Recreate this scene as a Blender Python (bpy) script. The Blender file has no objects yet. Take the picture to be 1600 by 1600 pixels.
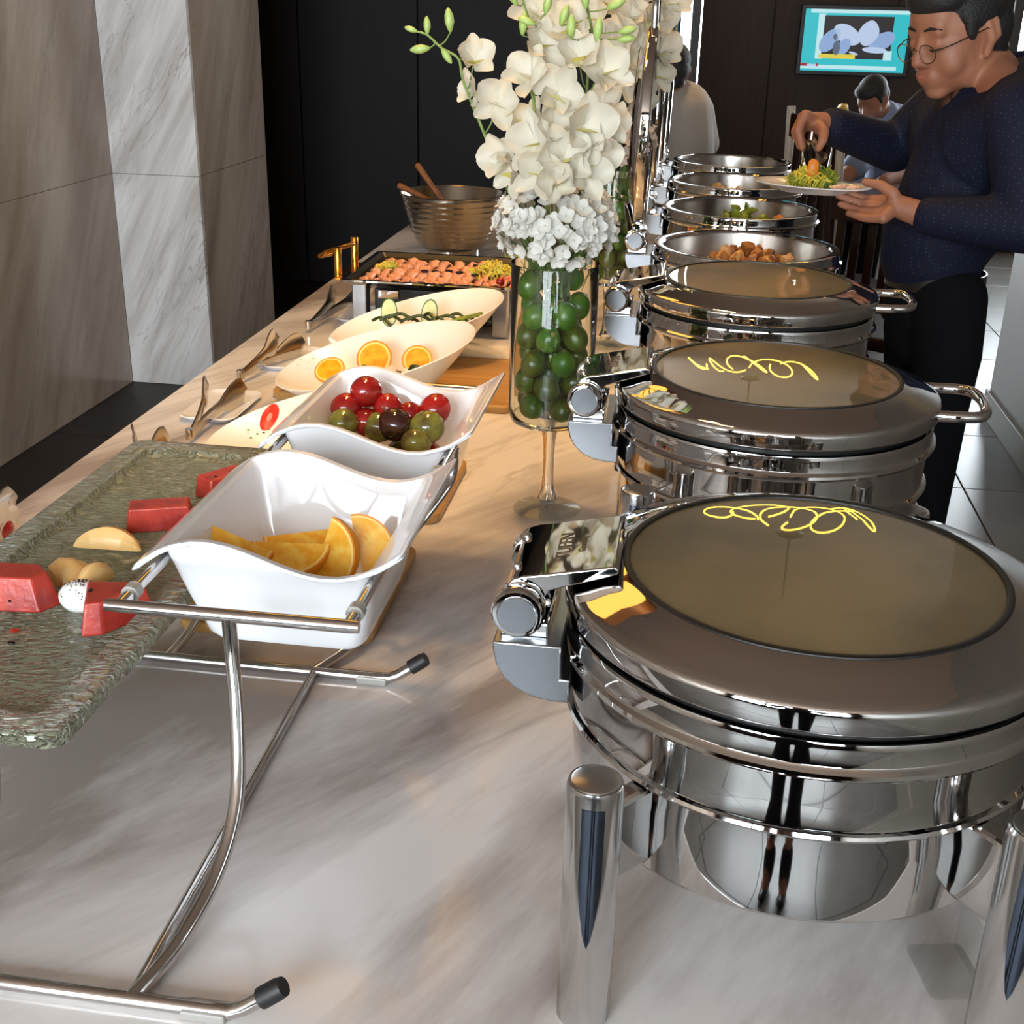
import bpy, bmesh, math, random
from math import sin, cos, pi, radians as R, sqrt
from mathutils import Vector, Matrix, Euler

# ------------------------------------------------------------------ camera
scene = bpy.context.scene
COL = scene.collection
F_PX = 1900.0
CAM_Z = 1.50
# world axes seen in camera coordinates (x right, y down, z forward)
def _n(v): return v / v.length
_dy = _n(Vector((1105 - 800, 18 - 800, F_PX)))
_dd = Vector((690 - 800, 5400 - 800, F_PX)); _dd = _n(_dd - _dy * _dd.dot(_dy))
_dz = -_dd
_dx = _dy.cross(_dz)
cam_data = bpy.data.cameras.new('camera'); cam_data.sensor_width = 36.0
cam_data.lens = 36.0 * F_PX / 1600.0; cam_data.clip_start = 0.02; cam_data.clip_end = 100
cam = bpy.data.objects.new('camera', cam_data); COL.objects.link(cam)
_rot = Matrix(((_dx.x, -_dx.y, -_dx.z), (_dy.x, -_dy.y, -_dy.z), (_dz.x, -_dz.y, -_dz.z)))
cam.matrix_world = Matrix.Translation((0, 0, CAM_Z)) @ _rot.to_4x4()
scene.camera = cam

# ------------------------------------------------------------------ light
scene.view_settings.view_transform = 'Standard'
scene.view_settings.look = 'None'
scene.view_settings.gamma = 1.0
scene.view_settings.use_curve_mapping = False
scene.view_settings.exposure = 1.15

world = bpy.data.worlds.new('world'); scene.world = world; world.use_nodes = True
_bg = world.node_tree.nodes['Background']
_bg.inputs[0].default_value = (0.87, 0.94, 1.0, 1); _bg.inputs[1].default_value = 8.8

def portal(name, loc, rot, sx, sy):
    l = bpy.data.lights.new(name, 'AREA'); l.shape = 'RECTANGLE'; l.size = sx; l.size_y = sy
    l.cycles.is_portal = True
    o = bpy.data.objects.new(name, l); o.location = loc; o.rotation_euler = rot; COL.objects.link(o)
portal('daylight_portal', (-.55, -2.52, 1.75), (R(90), 0, 0), 3.2, 2.1)
portal('daylight_portal', (-0.9, 8.95, 1.5), (R(-90), 0, 0), 1.7, 2.6)
portal('daylight_portal', (3.2, 8.95, 1.85), (R(-90), 0, 0), 2.4, 1.85)

def spot(name, loc, target, energy, color, angle=60, blend=0.8, size=0.12):
    l = bpy.data.lights.new(name, 'SPOT'); l.energy = energy; l.color = color
    l.spot_size = R(angle); l.spot_blend = blend; l.shadow_soft_size = size
    o = bpy.data.objects.new(name, l); o.location = loc
    d = Vector(target) - Vector(loc); o.rotation_euler = d.to_track_quat('-Z', 'Y').to_euler(); COL.objects.link(o)
WARM = (1.0, 0.60, 0.25)
spot('ceiling_spot', (-0.45, 2.15, 2.9), (-0.50, 2.15, 0.8), 44, WARM, 62)
spot('ceiling_spot', (-0.40, 1.65, 2.9), (-0.28, 1.80, 0.8), 24, WARM, 42)
spot('ceiling_spot', (-0.55, 2.95, 2.9), (-0.58, 2.90, 0.8), 40, WARM, 50)
spot('ceiling_spot', (0.15, 3.2, 2.9), (0.15, 3.2, 0.8), 30, WARM, 60)
spot('ceiling_spot', (-0.1, 6.1, 2.9), (-0.1, 5.9, 0.8), 40, WARM, 45)

# ------------------------------------------------------------------ helpers
def at(u, v, Y):
    """photograph pixel -> point on the upright plane y = Y"""
    c = Vector((u - 800, v - 800, F_PX))
    d = Vector((_dx.dot(c), _dy.dot(c), _dz.dot(c)))
    return Vector((0, 0, CAM_Z)) + d * (Y / d.y)
def atz(u, v, z):
    """photograph pixel -> point on the level plane z"""
    c = Vector((u - 800, v - 800, F_PX))
    d = Vector((_dx.dot(c), _dy.dot(c), _dz.dot(c)))
    return Vector((0, 0, CAM_Z)) + d * ((z - CAM_Z) / d.z)

class G:
    def __init__(s): s.v = []; s.f = []; s.m = []; s.cur = 0
    def mat(s, i): s.cur = i; return s
    def add(s, vs, fs):
        b = len(s.v); s.v += [tuple(p) for p in vs]
        for q in fs: s.f.append(tuple(b + k for k in q)); s.m.append(s.cur)
        return s
    def box(s, c, d, rot=None):
        x, y, z = d[0] / 2, d[1] / 2, d[2] / 2
        vs = [Vector((i * x, j * y, k * z)) for i in (-1, 1) for j in (-1, 1) for k in (-1, 1)]
        if rot is not None: vs = [rot @ p for p in vs]
        vs = [p + Vector(c) for p in vs]
        return s.add(vs, [(0, 1, 3, 2), (4, 6, 7, 5), (0, 4, 5, 1), (2, 3, 7, 6), (0, 2, 6, 4), (1, 5, 7, 3)])
    def tube(s, path, r, n=12, caps=True, closed=False, flat=1.0):
        P = [Vector(p) for p in path]; N = len(P)
        rr = r if isinstance(r, (list, tuple)) else [r] * N
        def tan(i):
            if closed: return (P[(i + 1) % N] - P[i - 1]).normalized()
            a, b = P[max(i - 1, 0)], P[min(i + 1, N - 1)]
            return (b - a).normalized()
        t = tan(0); up = Vector((0, 0, 1)) if abs(t.z) < .9 else Vector((1, 0, 0))
        nx = t.cross(up).normalized(); vs = []
        for i in range(N):
            t = tan(i); nx = (nx - t * nx.dot(t)).normalized(); ny = t.cross(nx)
            for k in range(n):
                a = 2 * pi * k / n
                vs.append(P[i] + (nx * cos(a) + ny * sin(a) * flat) * rr[i])
        fs = []
        for i in range(N if closed else N - 1):
            j = (i + 1) % N
            for k in range(n):
                k2 = (k + 1) % n
                fs.append((i * n + k, i * n + k2, j * n + k2, j * n + k))
        if caps and not closed:
            fs.append(tuple(reversed(range(n)))); fs.append(tuple((N - 1) * n + k for k in range(n)))
        return s.add(vs, fs)
    def cyl(s, a, b, r, n=16): return s.tube([a, b], r, n)
    def lathe(s, prof, n=48, c=(0, 0, 0), rot=None, closed=False):
        vs = []; fs = []; C = Vector(c)
        for r, z in prof:
            for k in range(n):
                a = 2 * pi * k / n; p = Vector((r * cos(a), r * sin(a), z))
                vs.append((rot @ p if rot is not None else p) + C)
        m = len(prof)
        for i in range(m if closed else m - 1):
            j = (i + 1) % m
            for k in range(n):
                k2 = (k + 1) % n; fs.append((i * n + k, i * n + k2, j * n + k2, j * n + k))
        if not closed:
            fs.append(tuple(reversed(range(n)))); fs.append(tuple((m - 1) * n + k for k in range(n)))
        return s.add(vs, fs)
    def shell(s, prof, n=48, c=(0, 0, 0)):
        """lathe without end caps"""
        vs = []; fs = []; C = Vector(c); m = len(prof)
        for r, z in prof:
            for k in range(n):
                a = 2 * pi * k / n; vs.append(Vector((r * cos(a), r * sin(a), z)) + C)
        for i in range(m - 1):
            for k in range(n):
                k2 = (k + 1) % n; fs.append((i * n + k, i * n + k2, (i + 1) * n + k2, (i + 1) * n + k))
        return s.add(vs, fs)
    def ell(s, c, r, nu=16, nv=10, rot=None, jit=0, rnd=None):
        C = Vector(c); vs = []; fs = []
        r = r if isinstance(r, (tuple, list)) else (r, r, r)
        def pt(th, ph):
            p = Vector((r[0] * sin(th) * cos(ph), r[1] * sin(th) * sin(ph), r[2] * cos(th)))
            if jit: p *= 1 + (rnd.random() - .5) * jit
            return (rot @ p if rot is not None else p) + C
        vs.append(pt(0, 0))
        for i in range(1, nv):
            for k in range(nu): vs.append(pt(pi * i / nv, 2 * pi * k / nu))
        vs.append(pt(pi, 0)); L = len(vs) - 1
        for k in range(nu):
            k2 = (k + 1) % nu
            fs.append((0, 1 + k, 1 + k2)); b = 1 + (nv - 2) * nu; fs.append((L, b + k2, b + k))
            for i in range(nv - 2):
                a = 1 + i * nu; fs.append((a + k, a + nu + k, a + nu + k2, a + k2))
        return s.add(vs, fs)
    def sheet(s, fn, nu, nv, wrap=False):
        vs = [fn(i / nu, j / nv) for i in range(nu + 1) for j in range(nv + 1)]
        fs = [(i * (nv + 1) + j, (i + 1) * (nv + 1) + j, (i + 1) * (nv + 1) + j + 1, i * (nv + 1) + j + 1) for i in range(nu) for j in range(nv)]
        return s.add(vs, fs)
    def loops(s, L, cap0=False, cap1=False):
        n = len(L[0]); vs = [p for l in L for p in l]; fs = []
        for i in range(len(L) - 1):
            for k in range(n):
                k2 = (k + 1) % n; fs.append((i * n + k, i * n + k2, (i + 1) * n + k2, (i + 1) * n + k))
        if cap0: fs.append(tuple(reversed(range(n))))
        if cap1: fs.append(tuple((len(L) - 1) * n + k for k in range(n)))
        return s.add(vs, fs)
    def prism(s, poly, h, M=None):
        """poly of (x, y) extruded from z=0 to h; M a 4x4 placing it"""
        n = len(poly); vs = [Vector((x, y, 0)) for x, y in poly] + [Vector((x, y, h)) for x, y in poly]
        if M is not None: vs = [M @ p for p in vs]
        fs = [tuple(reversed(range(n))), tuple(range(n, 2 * n))] + [(k, (k + 1) % n, n + (k + 1) % n, n + k) for k in range(n)]
        return s.add(vs, fs)
    def mesh(s, name, mats, smooth=40):
        me = bpy.data.meshes.new(name); me.from_pydata(s.v, [], s.f)
        for m in (mats if isinstance(mats, (list, tuple)) else [mats]): me.materials.append(m)
        if len(me.materials) > 1: me.polygons.foreach_set('material_index', s.m)
        me.validate()
        if smooth:
            me.polygons.foreach_set('use_smooth', [True] * len(me.polygons))
            me.set_sharp_from_angle(angle=R(smooth))
        me.update(); return me
    def build(s, name, mats, parent=None, smooth=40, bevel=0, seg=2, solid=0, sub=0):
        return link(name, s.mesh(name, mats, smooth), parent, bevel, seg, solid, sub)

def link(name, me, parent=None, bevel=0, seg=2, solid=0, sub=0):
    o = bpy.data.objects.new(name, me); COL.objects.link(o)
    if parent is not None: o.parent = parent
    if solid:
        m = o.modifiers.new('solid', 'SOLIDIFY'); m.thickness = solid; m.offset = -1
    if bevel:
        m = o.modifiers.new('bevel', 'BEVEL'); m.width = bevel; m.segments = seg; m.limit_method = 'ANGLE'; m.angle_limit = R(35)
    if sub:
        m = o.modifiers.new('sub', 'SUBSURF'); m.levels = sub; m.render_levels = sub
    return o

def tag(o, label=None, cat=None, group=None, kind=None):
    if label: o['label'] = label
    if cat: o['category'] = cat
    if group: o['group'] = group
    if kind: o['kind'] = kind
    return o
def thing(name, label, cat, loc=(0, 0, 0), rotz=0, group=None):
    o = bpy.data.objects.new(name, None); o.empty_display_size = 0.05; COL.objects.link(o)
    o.location = loc; o.rotation_euler = (0, 0, rotz)
    return tag(o, label, cat, group)
def copy_tree(o, parent=None):
    c = o.copy(); COL.objects.link(c); c.parent = parent
    for ch in list(o.children):
        k = ch.copy(); COL.objects.link(k); k.parent = c
        for g in list(ch.children):
            q = g.copy(); COL.objects.link(q); q.parent = k
    return c
def rrect(hx, hy, r, z=0, n=6, cx=0, cy=0):
    pts = []
    for sx, sy, a0 in ((1, 1, 0), (-1, 1, 90), (-1, -1, 180), (1, -1, 270)):
        for k in range(n + 1):
            a = R(a0 + 90 * k / n); pts.append(Vector((cx + sx * (hx - r) + r * cos(a), cy + sy * (hy - r) + r * sin(a), z)))
    return pts
def spline(pts, n=8):
    """Catmull-Rom through the points"""
    P = [Vector(p) for p in pts]; P = [P[0] * 2 - P[1]] + P + [P[-1] * 2 - P[-2]]; out = []
    for i in range(1, len(P) - 2):
        for k in range(n):
            t = k / n; a, b, c, d = P[i - 1:i + 3]
            out.append(.5 * ((2 * b) + (c - a) * t + (2 * a - 5 * b + 4 * c - d) * t * t + (3 * b - a - 3 * c + d) * t ** 3))
    return out + [P[-2]]
def frame(z, up=(0, 0, 1)):
    """rotation whose local z is the given direction"""
    return Vector(z).normalized().to_track_quat('Z', 'Y').to_matrix()

ORD = ['first', 'second', 'third', 'fourth', 'fifth', 'sixth', 'seventh', 'eighth', 'ninth', 'tenth', 'eleventh', 'twelfth', 'thirteenth', 'fourteenth', 'fifteenth']
# ------------------------------------------------------------------ materials
def srgb(r, g, b):
    f = lambda c: (c / 255 / 12.92) if c / 255 <= .04045 else ((c / 255 + .055) / 1.055) ** 2.4
    return (f(r), f(g), f(b), 1)
MATS = {}
def pmat(name, col, rough=.5, metal=0, noise=None, bump=None, **kw):
    """col: linear rgba; noise = (second colour, scale, lo, hi); bump = (scale, strength[, distance])"""
    m = bpy.data.materials.new(name); m.use_nodes = True; nt = m.node_tree; b = nt.nodes['Principled BSDF']
    b.inputs['Base Color'].default_value = col; b.inputs['Roughness'].default_value = rough; b.inputs['Metallic'].default_value = metal
    for k, v in kw.items():
        b.inputs[k.replace('_', ' ')].default_value = v
    if noise or bump:
        tc = nt.nodes.new('ShaderNodeTexCoord')
    if noise:
        c2, sc, lo, hi = noise
        n = nt.nodes.new('ShaderNodeTexNoise'); n.inputs['Scale'].default_value = sc; n.inputs['Detail'].default_value = 5
        r = nt.nodes.new('ShaderNodeValToRGB'); r.color_ramp.elements[0].position = lo; r.color_ramp.elements[1].position = hi
        r.color_ramp.elements[0].color = col; r.color_ramp.elements[1].color = c2
        nt.links.new(tc.outputs['Object'], n.inputs['Vector']); nt.links.new(n.outputs['Fac'], r.inputs['Fac']); nt.links.new(r.outputs['Color'], b.inputs['Base Color'])
    if bump:
        n = nt.nodes.new('ShaderNodeTexNoise'); n.inputs['Scale'].default_value = bump[0]; n.inputs['Detail'].default_value = 4
        bp = nt.nodes.new('ShaderNodeBump'); bp.inputs['Strength'].default_value = bump[1]; bp.inputs['Distance'].default_value = bump[2] if len(bump) > 2 else .002
        nt.links.new(tc.outputs['Object'], n.inputs['Vector']); nt.links.new(n.outputs['Fac'], bp.inputs['Height']); nt.links.new(bp.outputs['Normal'], b.inputs['Normal'])
    MATS[name] = m; return m
def ramp(nt, stops):
    r = nt.nodes.new('ShaderNodeValToRGB'); e = r.color_ramp.elements
    while len(e) > 1: e.remove(e[-1])
    e[0].position = stops[0][0]; e[0].color = stops[0][1]
    for p, c in stops[1:]:
        q = e.new(p); q.color = c
    return r
def stretched(nt, rot, scl, loc=(0, 0, 0)):
    tc = nt.nodes.new('ShaderNodeTexCoord'); mp = nt.nodes.new('ShaderNodeMapping'); mp.vector_type = 'TEXTURE'
    mp.inputs['Rotation'].default_value = rot; mp.inputs['Scale'].default_value = scl; mp.inputs['Location'].default_value = loc
    nt.links.new(tc.outputs['Object'], mp.inputs['Vector']); return mp
def marble(name, base, mid, vein, rot, scl, rough, loc=(0, 0, 0), s1=2.2, s2=5.0, lo=.42, hi=.68, vs=.75):
    m = bpy.data.materials.new(name); m.use_nodes = True; nt = m.node_tree; b = nt.nodes['Principled BSDF']
    mp = stretched(nt, rot, scl, loc)
    n1 = nt.nodes.new('ShaderNodeTexNoise'); n1.inputs['Scale'].default_value = s1; n1.inputs['Detail'].default_value = 9; n1.inputs['Roughness'].default_value = .62; n1.inputs['Distortion'].default_value = .5
    r1 = ramp(nt, [(lo, base), (hi, mid)])
    n2 = nt.nodes.new('ShaderNodeTexNoise'); n2.inputs['Scale'].default_value = s2; n2.inputs['Detail'].default_value = 7; n2.inputs['Distortion'].default_value = .9
    r2 = ramp(nt, [(.475, (0, 0, 0, 1)), (.5, (1, 1, 1, 1)), (.525, (0, 0, 0, 1))])
    n3 = nt.nodes.new('ShaderNodeTexNoise'); n3.inputs['Scale'].default_value = 1.3; n3.inputs['Detail'].default_value = 3
    r3 = ramp(nt, [(.45, (0, 0, 0, 1)), (.7, (1, 1, 1, 1))])
    for n in (n1, n2, n3): nt.links.new(mp.outputs['Vector'], n.inputs['Vector'])
    nt.links.new(n1.outputs['Fac'], r1.inputs['Fac']); nt.links.new(n2.outputs['Fac'], r2.inputs['Fac']); nt.links.new(n3.outputs['Fac'], r3.inputs['Fac'])
    mu = nt.nodes.new('ShaderNodeMath'); mu.operation = 'MULTIPLY'; nt.links.new(r2.outputs['Color'], mu.inputs[0]); nt.links.new(r3.outputs['Color'], mu.inputs[1])
    mu2 = nt.nodes.new('ShaderNodeMath'); mu2.operation = 'MULTIPLY'; nt.links.new(mu.outputs[0], mu2.inputs[0]); mu2.inputs[1].default_value = vs
    mx = nt.nodes.new('ShaderNodeMix'); mx.data_type = 'RGBA'
    nt.links.new(mu2.outputs[0], mx.inputs['Factor']); nt.links.new(r1.outputs['Color'], mx.inputs['A']); mx.inputs['B'].default_value = vein
    nt.links.new(mx.outputs['Result'], b.inputs['Base Color']); b.inputs['Roughness'].default_value = rough
    MATS[name] = m; return m
def wood(name, c1, c2, axis_scale, rough=.35, scale=6.0):
    m = bpy.data.materials.new(name); m.use_nodes = True; nt = m.node_tree; b = nt.nodes['Principled BSDF']
    mp = stretched(nt, (0, 0, 0), axis_scale)
    n = nt.nodes.new('ShaderNodeTexNoise'); n.inputs['Scale'].default_value = scale; n.inputs['Detail'].default_value = 6; n.inputs['Distortion'].default_value = .4
    r = ramp(nt, [(.3, c1), (.7, c2)])
    nt.links.new(mp.outputs['Vector'], n.inputs['Vector']); nt.links.new(n.outputs['Fac'], r.inputs['Fac']); nt.links.new(r.outputs['Color'], b.inputs['Base Color'])
    b.inputs['Roughness'].default_value = rough; b.inputs['Specular IOR Level'].default_value = .3; MATS[name] = m; return m
def pane_mat(name, tint, gloss):
    m = bpy.data.materials.new(name); m.use_nodes = True; nt = m.node_tree
    nt.nodes.remove(nt.nodes['Principled BSDF']); out = nt.nodes['Material Output']
    t = nt.nodes.new('ShaderNodeBsdfTransparent'); t.inputs[0].default_value = tint
    g = nt.nodes.new('ShaderNodeBsdfGlossy'); g.inputs['Roughness'].default_value = .02
    fr = nt.nodes.new('ShaderNodeFresnel'); fr.inputs['IOR'].default_value = gloss
    mx = nt.nodes.new('ShaderNodeMixShader')
    ge = nt.nodes.new('ShaderNodeNewGeometry'); inv = nt.nodes.new('ShaderNodeMath'); inv.operation = 'SUBTRACT'; inv.inputs[0].default_value = 1.0; nt.links.new(ge.outputs['Backfacing'], inv.inputs[1])
    mul = nt.nodes.new('ShaderNodeMath'); mul.operation = 'MULTIPLY'; nt.links.new(fr.outputs[0], mul.inputs[0]); nt.links.new(inv.outputs[0], mul.inputs[1])
    nt.links.new(mul.outputs[0], mx.inputs[0]); nt.links.new(t.outputs[0], mx.inputs[1]); nt.links.new(g.outputs[0], mx.inputs[2]); nt.links.new(mx.outputs[0], out.inputs['Surface'])
    MATS[name] = m; return m
def emit(name, col, strength):
    m = bpy.data.materials.new(name); m.use_nodes = True; b = m.node_tree.nodes['Principled BSDF']
    b.inputs['Base Color'].default_value = (0, 0, 0, 1); b.inputs['Emission Color'].default_value = col; b.inputs['Emission Strength'].default_value = strength
    b.inputs['Roughness'].default_value = .4; MATS[name] = m; return m

TLOC = (-.68, -14.05, 0)
M_TABLE = marble('table_marble', srgb(236, 232, 230), srgb(158, 147, 142), srgb(98, 84, 77), (0, 0, R(58)), (2.2, .6, 1), .13, TLOC, 1.5, 4.2, .47, .62, .5)
M_SLABLIT = marble('slab_marble_lit', srgb(232, 231, 230), srgb(190, 184, 180), srgb(118, 106, 100), (0, R(-62), 0), (1.6, 1, .22), .2, (.2, 0, .1), 2.2, 5.0, .40, .66, .9)  # same stone as the side slabs, window light put into a whiter colour
M_SLABSHADE = marble('slab_marble_shaded', srgb(176, 161, 147), srgb(142, 126, 112), srgb(102, 87, 76), (R(62), 0, 0), (1, 1.8, .3), .16, (0, .4, .3), 2.0, 4.0, .38, .70, .5)  # same stone again, shade and warm light put into a browner colour
M_FLOOR = pmat('floor_tile', srgb(88, 83, 78), .34, noise=(srgb(70, 66, 62), 3.0, .35, .7))
M_SHADEDFLOOR = pmat('shaded_floor', srgb(34, 28, 24), .5, noise=(srgb(24, 19, 16), 4, .3, .7))  # floor tone with its dark reflection put into the colour
M_CEIL = pmat('ceiling_paint', srgb(150, 128, 112), .8)
M_DARKWOOD = wood('dark_wood', srgb(26, 20, 18), srgb(19, 14, 13), (.06, .06, 2.0), .6, 5)
M_BROWNWOOD = wood('brown_wood', srgb(58, 42, 34), srgb(46, 33, 27), (.06, .06, 2.0), .6, 5)
M_WALLGREY = pmat('wall_stone', srgb(122, 115, 106), .45, noise=(srgb(110, 103, 95), 2, .3, .7))
M_FRAME = pmat('window_frame', srgb(60, 58, 56), .4)
M_PANE = pane_mat('window_pane', (.97, .98, .98, 1), 1.35)
M_CHROME = pmat('polished_steel', (.58, .57, .56, 1), .035, 1.0)
M_LEG = pmat('satin_steel', (.62, .61, .60, 1), .16, 1.0)
M_BRUSH = pmat('brushed_steel', (.50, .49, .47, 1), .28, 1.0)
M_PANIN = pmat('pan_steel', (.62, .58, .54, 1), .22, 1.0)
M_HINGE = pmat('hinge_steel', (.40, .42, .45, 1), .22, 1.0)
M_GASKET = pmat('black_gasket', (.006, .006, .006, 1), .45)
M_BLACK = pmat('black_rubber', (.012, .012, .013, 1), .5)
M_ENGRAVE = pmat('engraved_lettering', (.16, .12, .08, 1), .5, .6)
M_CERAMIC = pmat('white_ceramic', srgb(236, 237, 240), .03)
M_CERAMICW = pmat('white_melamine', srgb(240, 236, 228), .22)
M_ROD = pmat('rod_steel', (.56, .54, .53, 1), .14, 1.0)
M_SILICONE = pmat('clear_silicone', srgb(215, 212, 205), .3, Transmission_Weight=.5, IOR=1.4)
M_BAMBOO = wood('bamboo', srgb(192, 150, 92), srgb(168, 124, 68), (2.0, .05, .1), .35, 5)
M_SPOON = wood('spoon_wood', srgb(150, 92, 48), srgb(118, 68, 34), (.05, .05, .6), .5, 6)

# ------------------------------------------------------------------ the room
def struct(name, g, m, parent=None, **kw):
    o = g.build(name, m, parent, **kw)
    if parent is None: o['kind'] = 'structure'
    return o
CEIL = 3.0
fl = struct('floor', G().box((.4, 3.2, -.06), (8.4, 12.2, .08)), M_SHADEDFLOOR, smooth=0)
tile_me = G().box((0, 0, -.01), (.596, .596, .02)).mesh('floor_tile', M_FLOOR, 0)
for i in range(-4, 7):
    for j in range(18):
        x = .10 + .6 * i; y = -1.6 + .6 * j
        if (x > 1.3 and y < 5) or (x < 0 and y > .3): continue
        o = link('floor_tile', tile_me, fl, bevel=.002); o.location = (x, y, 0)
shaded_strip_me = G().box((0, 0, -.01), (.296, 2.99, .02)).mesh('shaded_floor_strip', M_SHADEDFLOOR, 0)  # left part of the tiled floor, darkened in colour for what it reflects
for i in range(10):
    for j in range(3):
        x = -3.05 + .3 * i
        if x > -.22: continue
        o = link('shaded_floor_strip', shaded_strip_me, fl, bevel=.002); o.location = (x, 2.0 + 3 * j + (.5 if i % 2 else 0), -.0005)
struct('ceiling', G().box((.4, 3.2, CEIL + .05), (8.4, 12.2, .1)), M_CEIL, smooth=0)

# left wall of marble slabs with a pier that stands proud of it
wl = struct('wall_left', G().box((-2.384, 1.0, 1.45), (.16, 7.2, 3.1)).box((-2.9, 5.06, 1.5), (1.2, .7, 3.0)).box((-2.12, 5.09, 1.5), (.36, .76, 3.0)), M_SHADEDFLOOR, smooth=0)
ZJ = .857
def slab(a, b, m):
    c = (Vector(a) + Vector(b)) / 2; d = Vector(b) - Vector(a)
    g = G().box(c, (abs(d.x) - .0015, abs(d.y) - .0015, abs(d.z) - .0015)); g.build('marble_slab', m, wl, smooth=0, bevel=.0015)
ys = [-2.6, -1.1, .4, 1.9, 3.35, 4.68]
for k in range(5):
    slab((-2.304, ys[k], 0), (-2.284, ys[k + 1], ZJ), M_SLABSHADE); slab((-2.304, ys[k], ZJ), (-2.284, ys[k + 1], 2.2), M_SLABSHADE); slab((-2.304, ys[k], 2.2), (-2.284, ys[k + 1], 3.0), M_SLABSHADE)
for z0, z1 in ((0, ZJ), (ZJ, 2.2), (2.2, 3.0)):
    slab((-2.284, 4.68, z0), (-1.924, 4.705, z1), M_SLABLIT)
    slab((-1.945, 4.705, z0), (-1.924, 5.48, z1), M_SLABSHADE)

# dark panelled partition, television wall, far window wall
wb = struct('wall_back', G().box((-1.72, 6.86, 1.45), (3.18, .06, 3.1)).box((-3.45, 6.2, 1.45), (.1, 2.6, 3.1)), M_DARKWOOD, smooth=0)
x = -.135
for w in (.62, .76, .66, .62, .5):
    G().box((x - w / 2, 6.815, 1.5), (w - .008, .03, 2.99)).build('wall_panel', M_DARKWOOD, wb, smooth=0, bevel=.003); x -= w
wt = struct('wall_television', G().box((.98, 9.09, 1.45), (2.02, .12, 3.1)), M_BROWNWOOD, smooth=0)
for k, w in enumerate((.48, .80, .72)):
    x0 = -.03 + (0, .48, 1.28)[k]
    G().box((x0 + w / 2, 9.015, 1.5), (w - .008, .03, 2.99)).build('wall_panel', M_BROWNWOOD, wt, smooth=0, bevel=.003)
struct('wall_far', G().box((1.0, 9.09, 2.9), (6.6, .1, .2)).box((3.22, 9.09, .41), (2.5, .1, 1.0)).box((-2.6, 9.09, 1.45), (1.6, .1, 3.1)).box((-1.8, 7.95, 1.45), (.1, 2.2, 3.1)), M_BROWNWOOD, smooth=0)
wr = struct('wall_right', G().box((1.325, 1.2, 1.45), (.12, 7.6, 3.1)).box((2.9, 4.94, 1.45), (3.2, .12, 3.1)).box((4.52, 7, 1.45), (.12, 4.3, 3.1)), M_WALLGREY, smooth=0)
for k in range(7):
    G().box((1.26, 4.42 - 1.15 * k, 1.54), (.012, 1.146, 2.9)).build('wall_panel', M_WALLGREY, wr, smooth=0, bevel=.002)
struct('baseboard_right', G().box((1.246, 1.2, .055), (.018, 7.6, .11)), M_WALLGREY, smooth=0, bevel=.004)

def window(name, x0, x1, z0, z1, Y, nx, nz):
    w = bpy.data.objects.new(name, None); COL.objects.link(w); w['kind'] = 'structure'; t = .06
    for a, b, c, d in ((x0, x1, z0, z0 + t), (x0, x1, z1 - t, z1), (x0, x0 + t, z0 + t, z1 - t), (x1 - t, x1, z0 + t, z1 - t)):
        G().box(((a + b) / 2, Y, (c + d) / 2), (b - a, .08, d - c)).build('window_frame', M_FRAME, w, smooth=0, bevel=.004)
    for i in range(1, nx):
        x = x0 + (x1 - x0) * i / nx; G().box((x, Y, (z0 + z1) / 2), (.05, .06, z1 - z0 - 2 * t)).build('mullion', M_FRAME, w, smooth=0, bevel=.003)
    for j in range(1, nz):
        z = z0 + (z1 - z0) * j / nz; G().box(((x0 + x1) / 2, Y, z), (x1 - x0 - 2 * t, .04, .035)).build('glazing_bar', M_FRAME, w, smooth=0, bevel=.003)
    for i in range(nx):
        for j in range(nz):
            a = x0 + (x1 - x0) * i / nx; b = x0 + (x1 - x0) * (i + 1) / nx; c = z0 + (z1 - z0) * j / nz; d = z0 + (z1 - z0) * (j + 1) / nz
            G().box(((a + b) / 2, Y, (c + d) / 2), (b - a - .06, .006, d - c - .06)).build('window_pane', M_PANE, w, smooth=0)
window('window_1', -1.72, -.04, 0.12, 2.8, 9.08, 1, 1)
window('window_2', 2.0, 4.44, .92, 2.8, 9.08, 2, 1)
window('window_3', -2.15, 1.05, .7, 2.8, -2.6, 3, 2)
struct('wall_rear', G().box((-2.3, -2.62, 1.45), (.3, .12, 3.1)).box((1.2, -2.62, 1.45), (.3, .12, 3.1)).box((-.55, -2.62, .3), (3.22, .12, .8)).box((-.55, -2.62, 2.9), (3.22, .12, .2)), M_BROWNWOOD, smooth=0)

# ------------------------------------------------------------------ buffet counter
ct = thing('buffet_counter', 'long white veined marble buffet counter carrying all the food', 'counter', (0, 0, 0))
TX0, TX1, TY0, TY1, TZ = -1.004, .40, .625, 4.72, .77
G().box(((TX0 + TX1) / 2, (TY0 + TY1) / 2, TZ - .0175), (TX1 - TX0, TY1 - TY0, .035)).build('worktop', M_TABLE, ct, smooth=0, bevel=.004)
G().box(((TX0 + TX1) / 2, (TY0 + TY1) / 2, (TZ - .035) / 2), (TX1 - TX0 - .16, TY1 - TY0 - .16, TZ - .037)).build('cabinet_body', M_DARKWOOD, ct, smooth=0)

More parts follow.
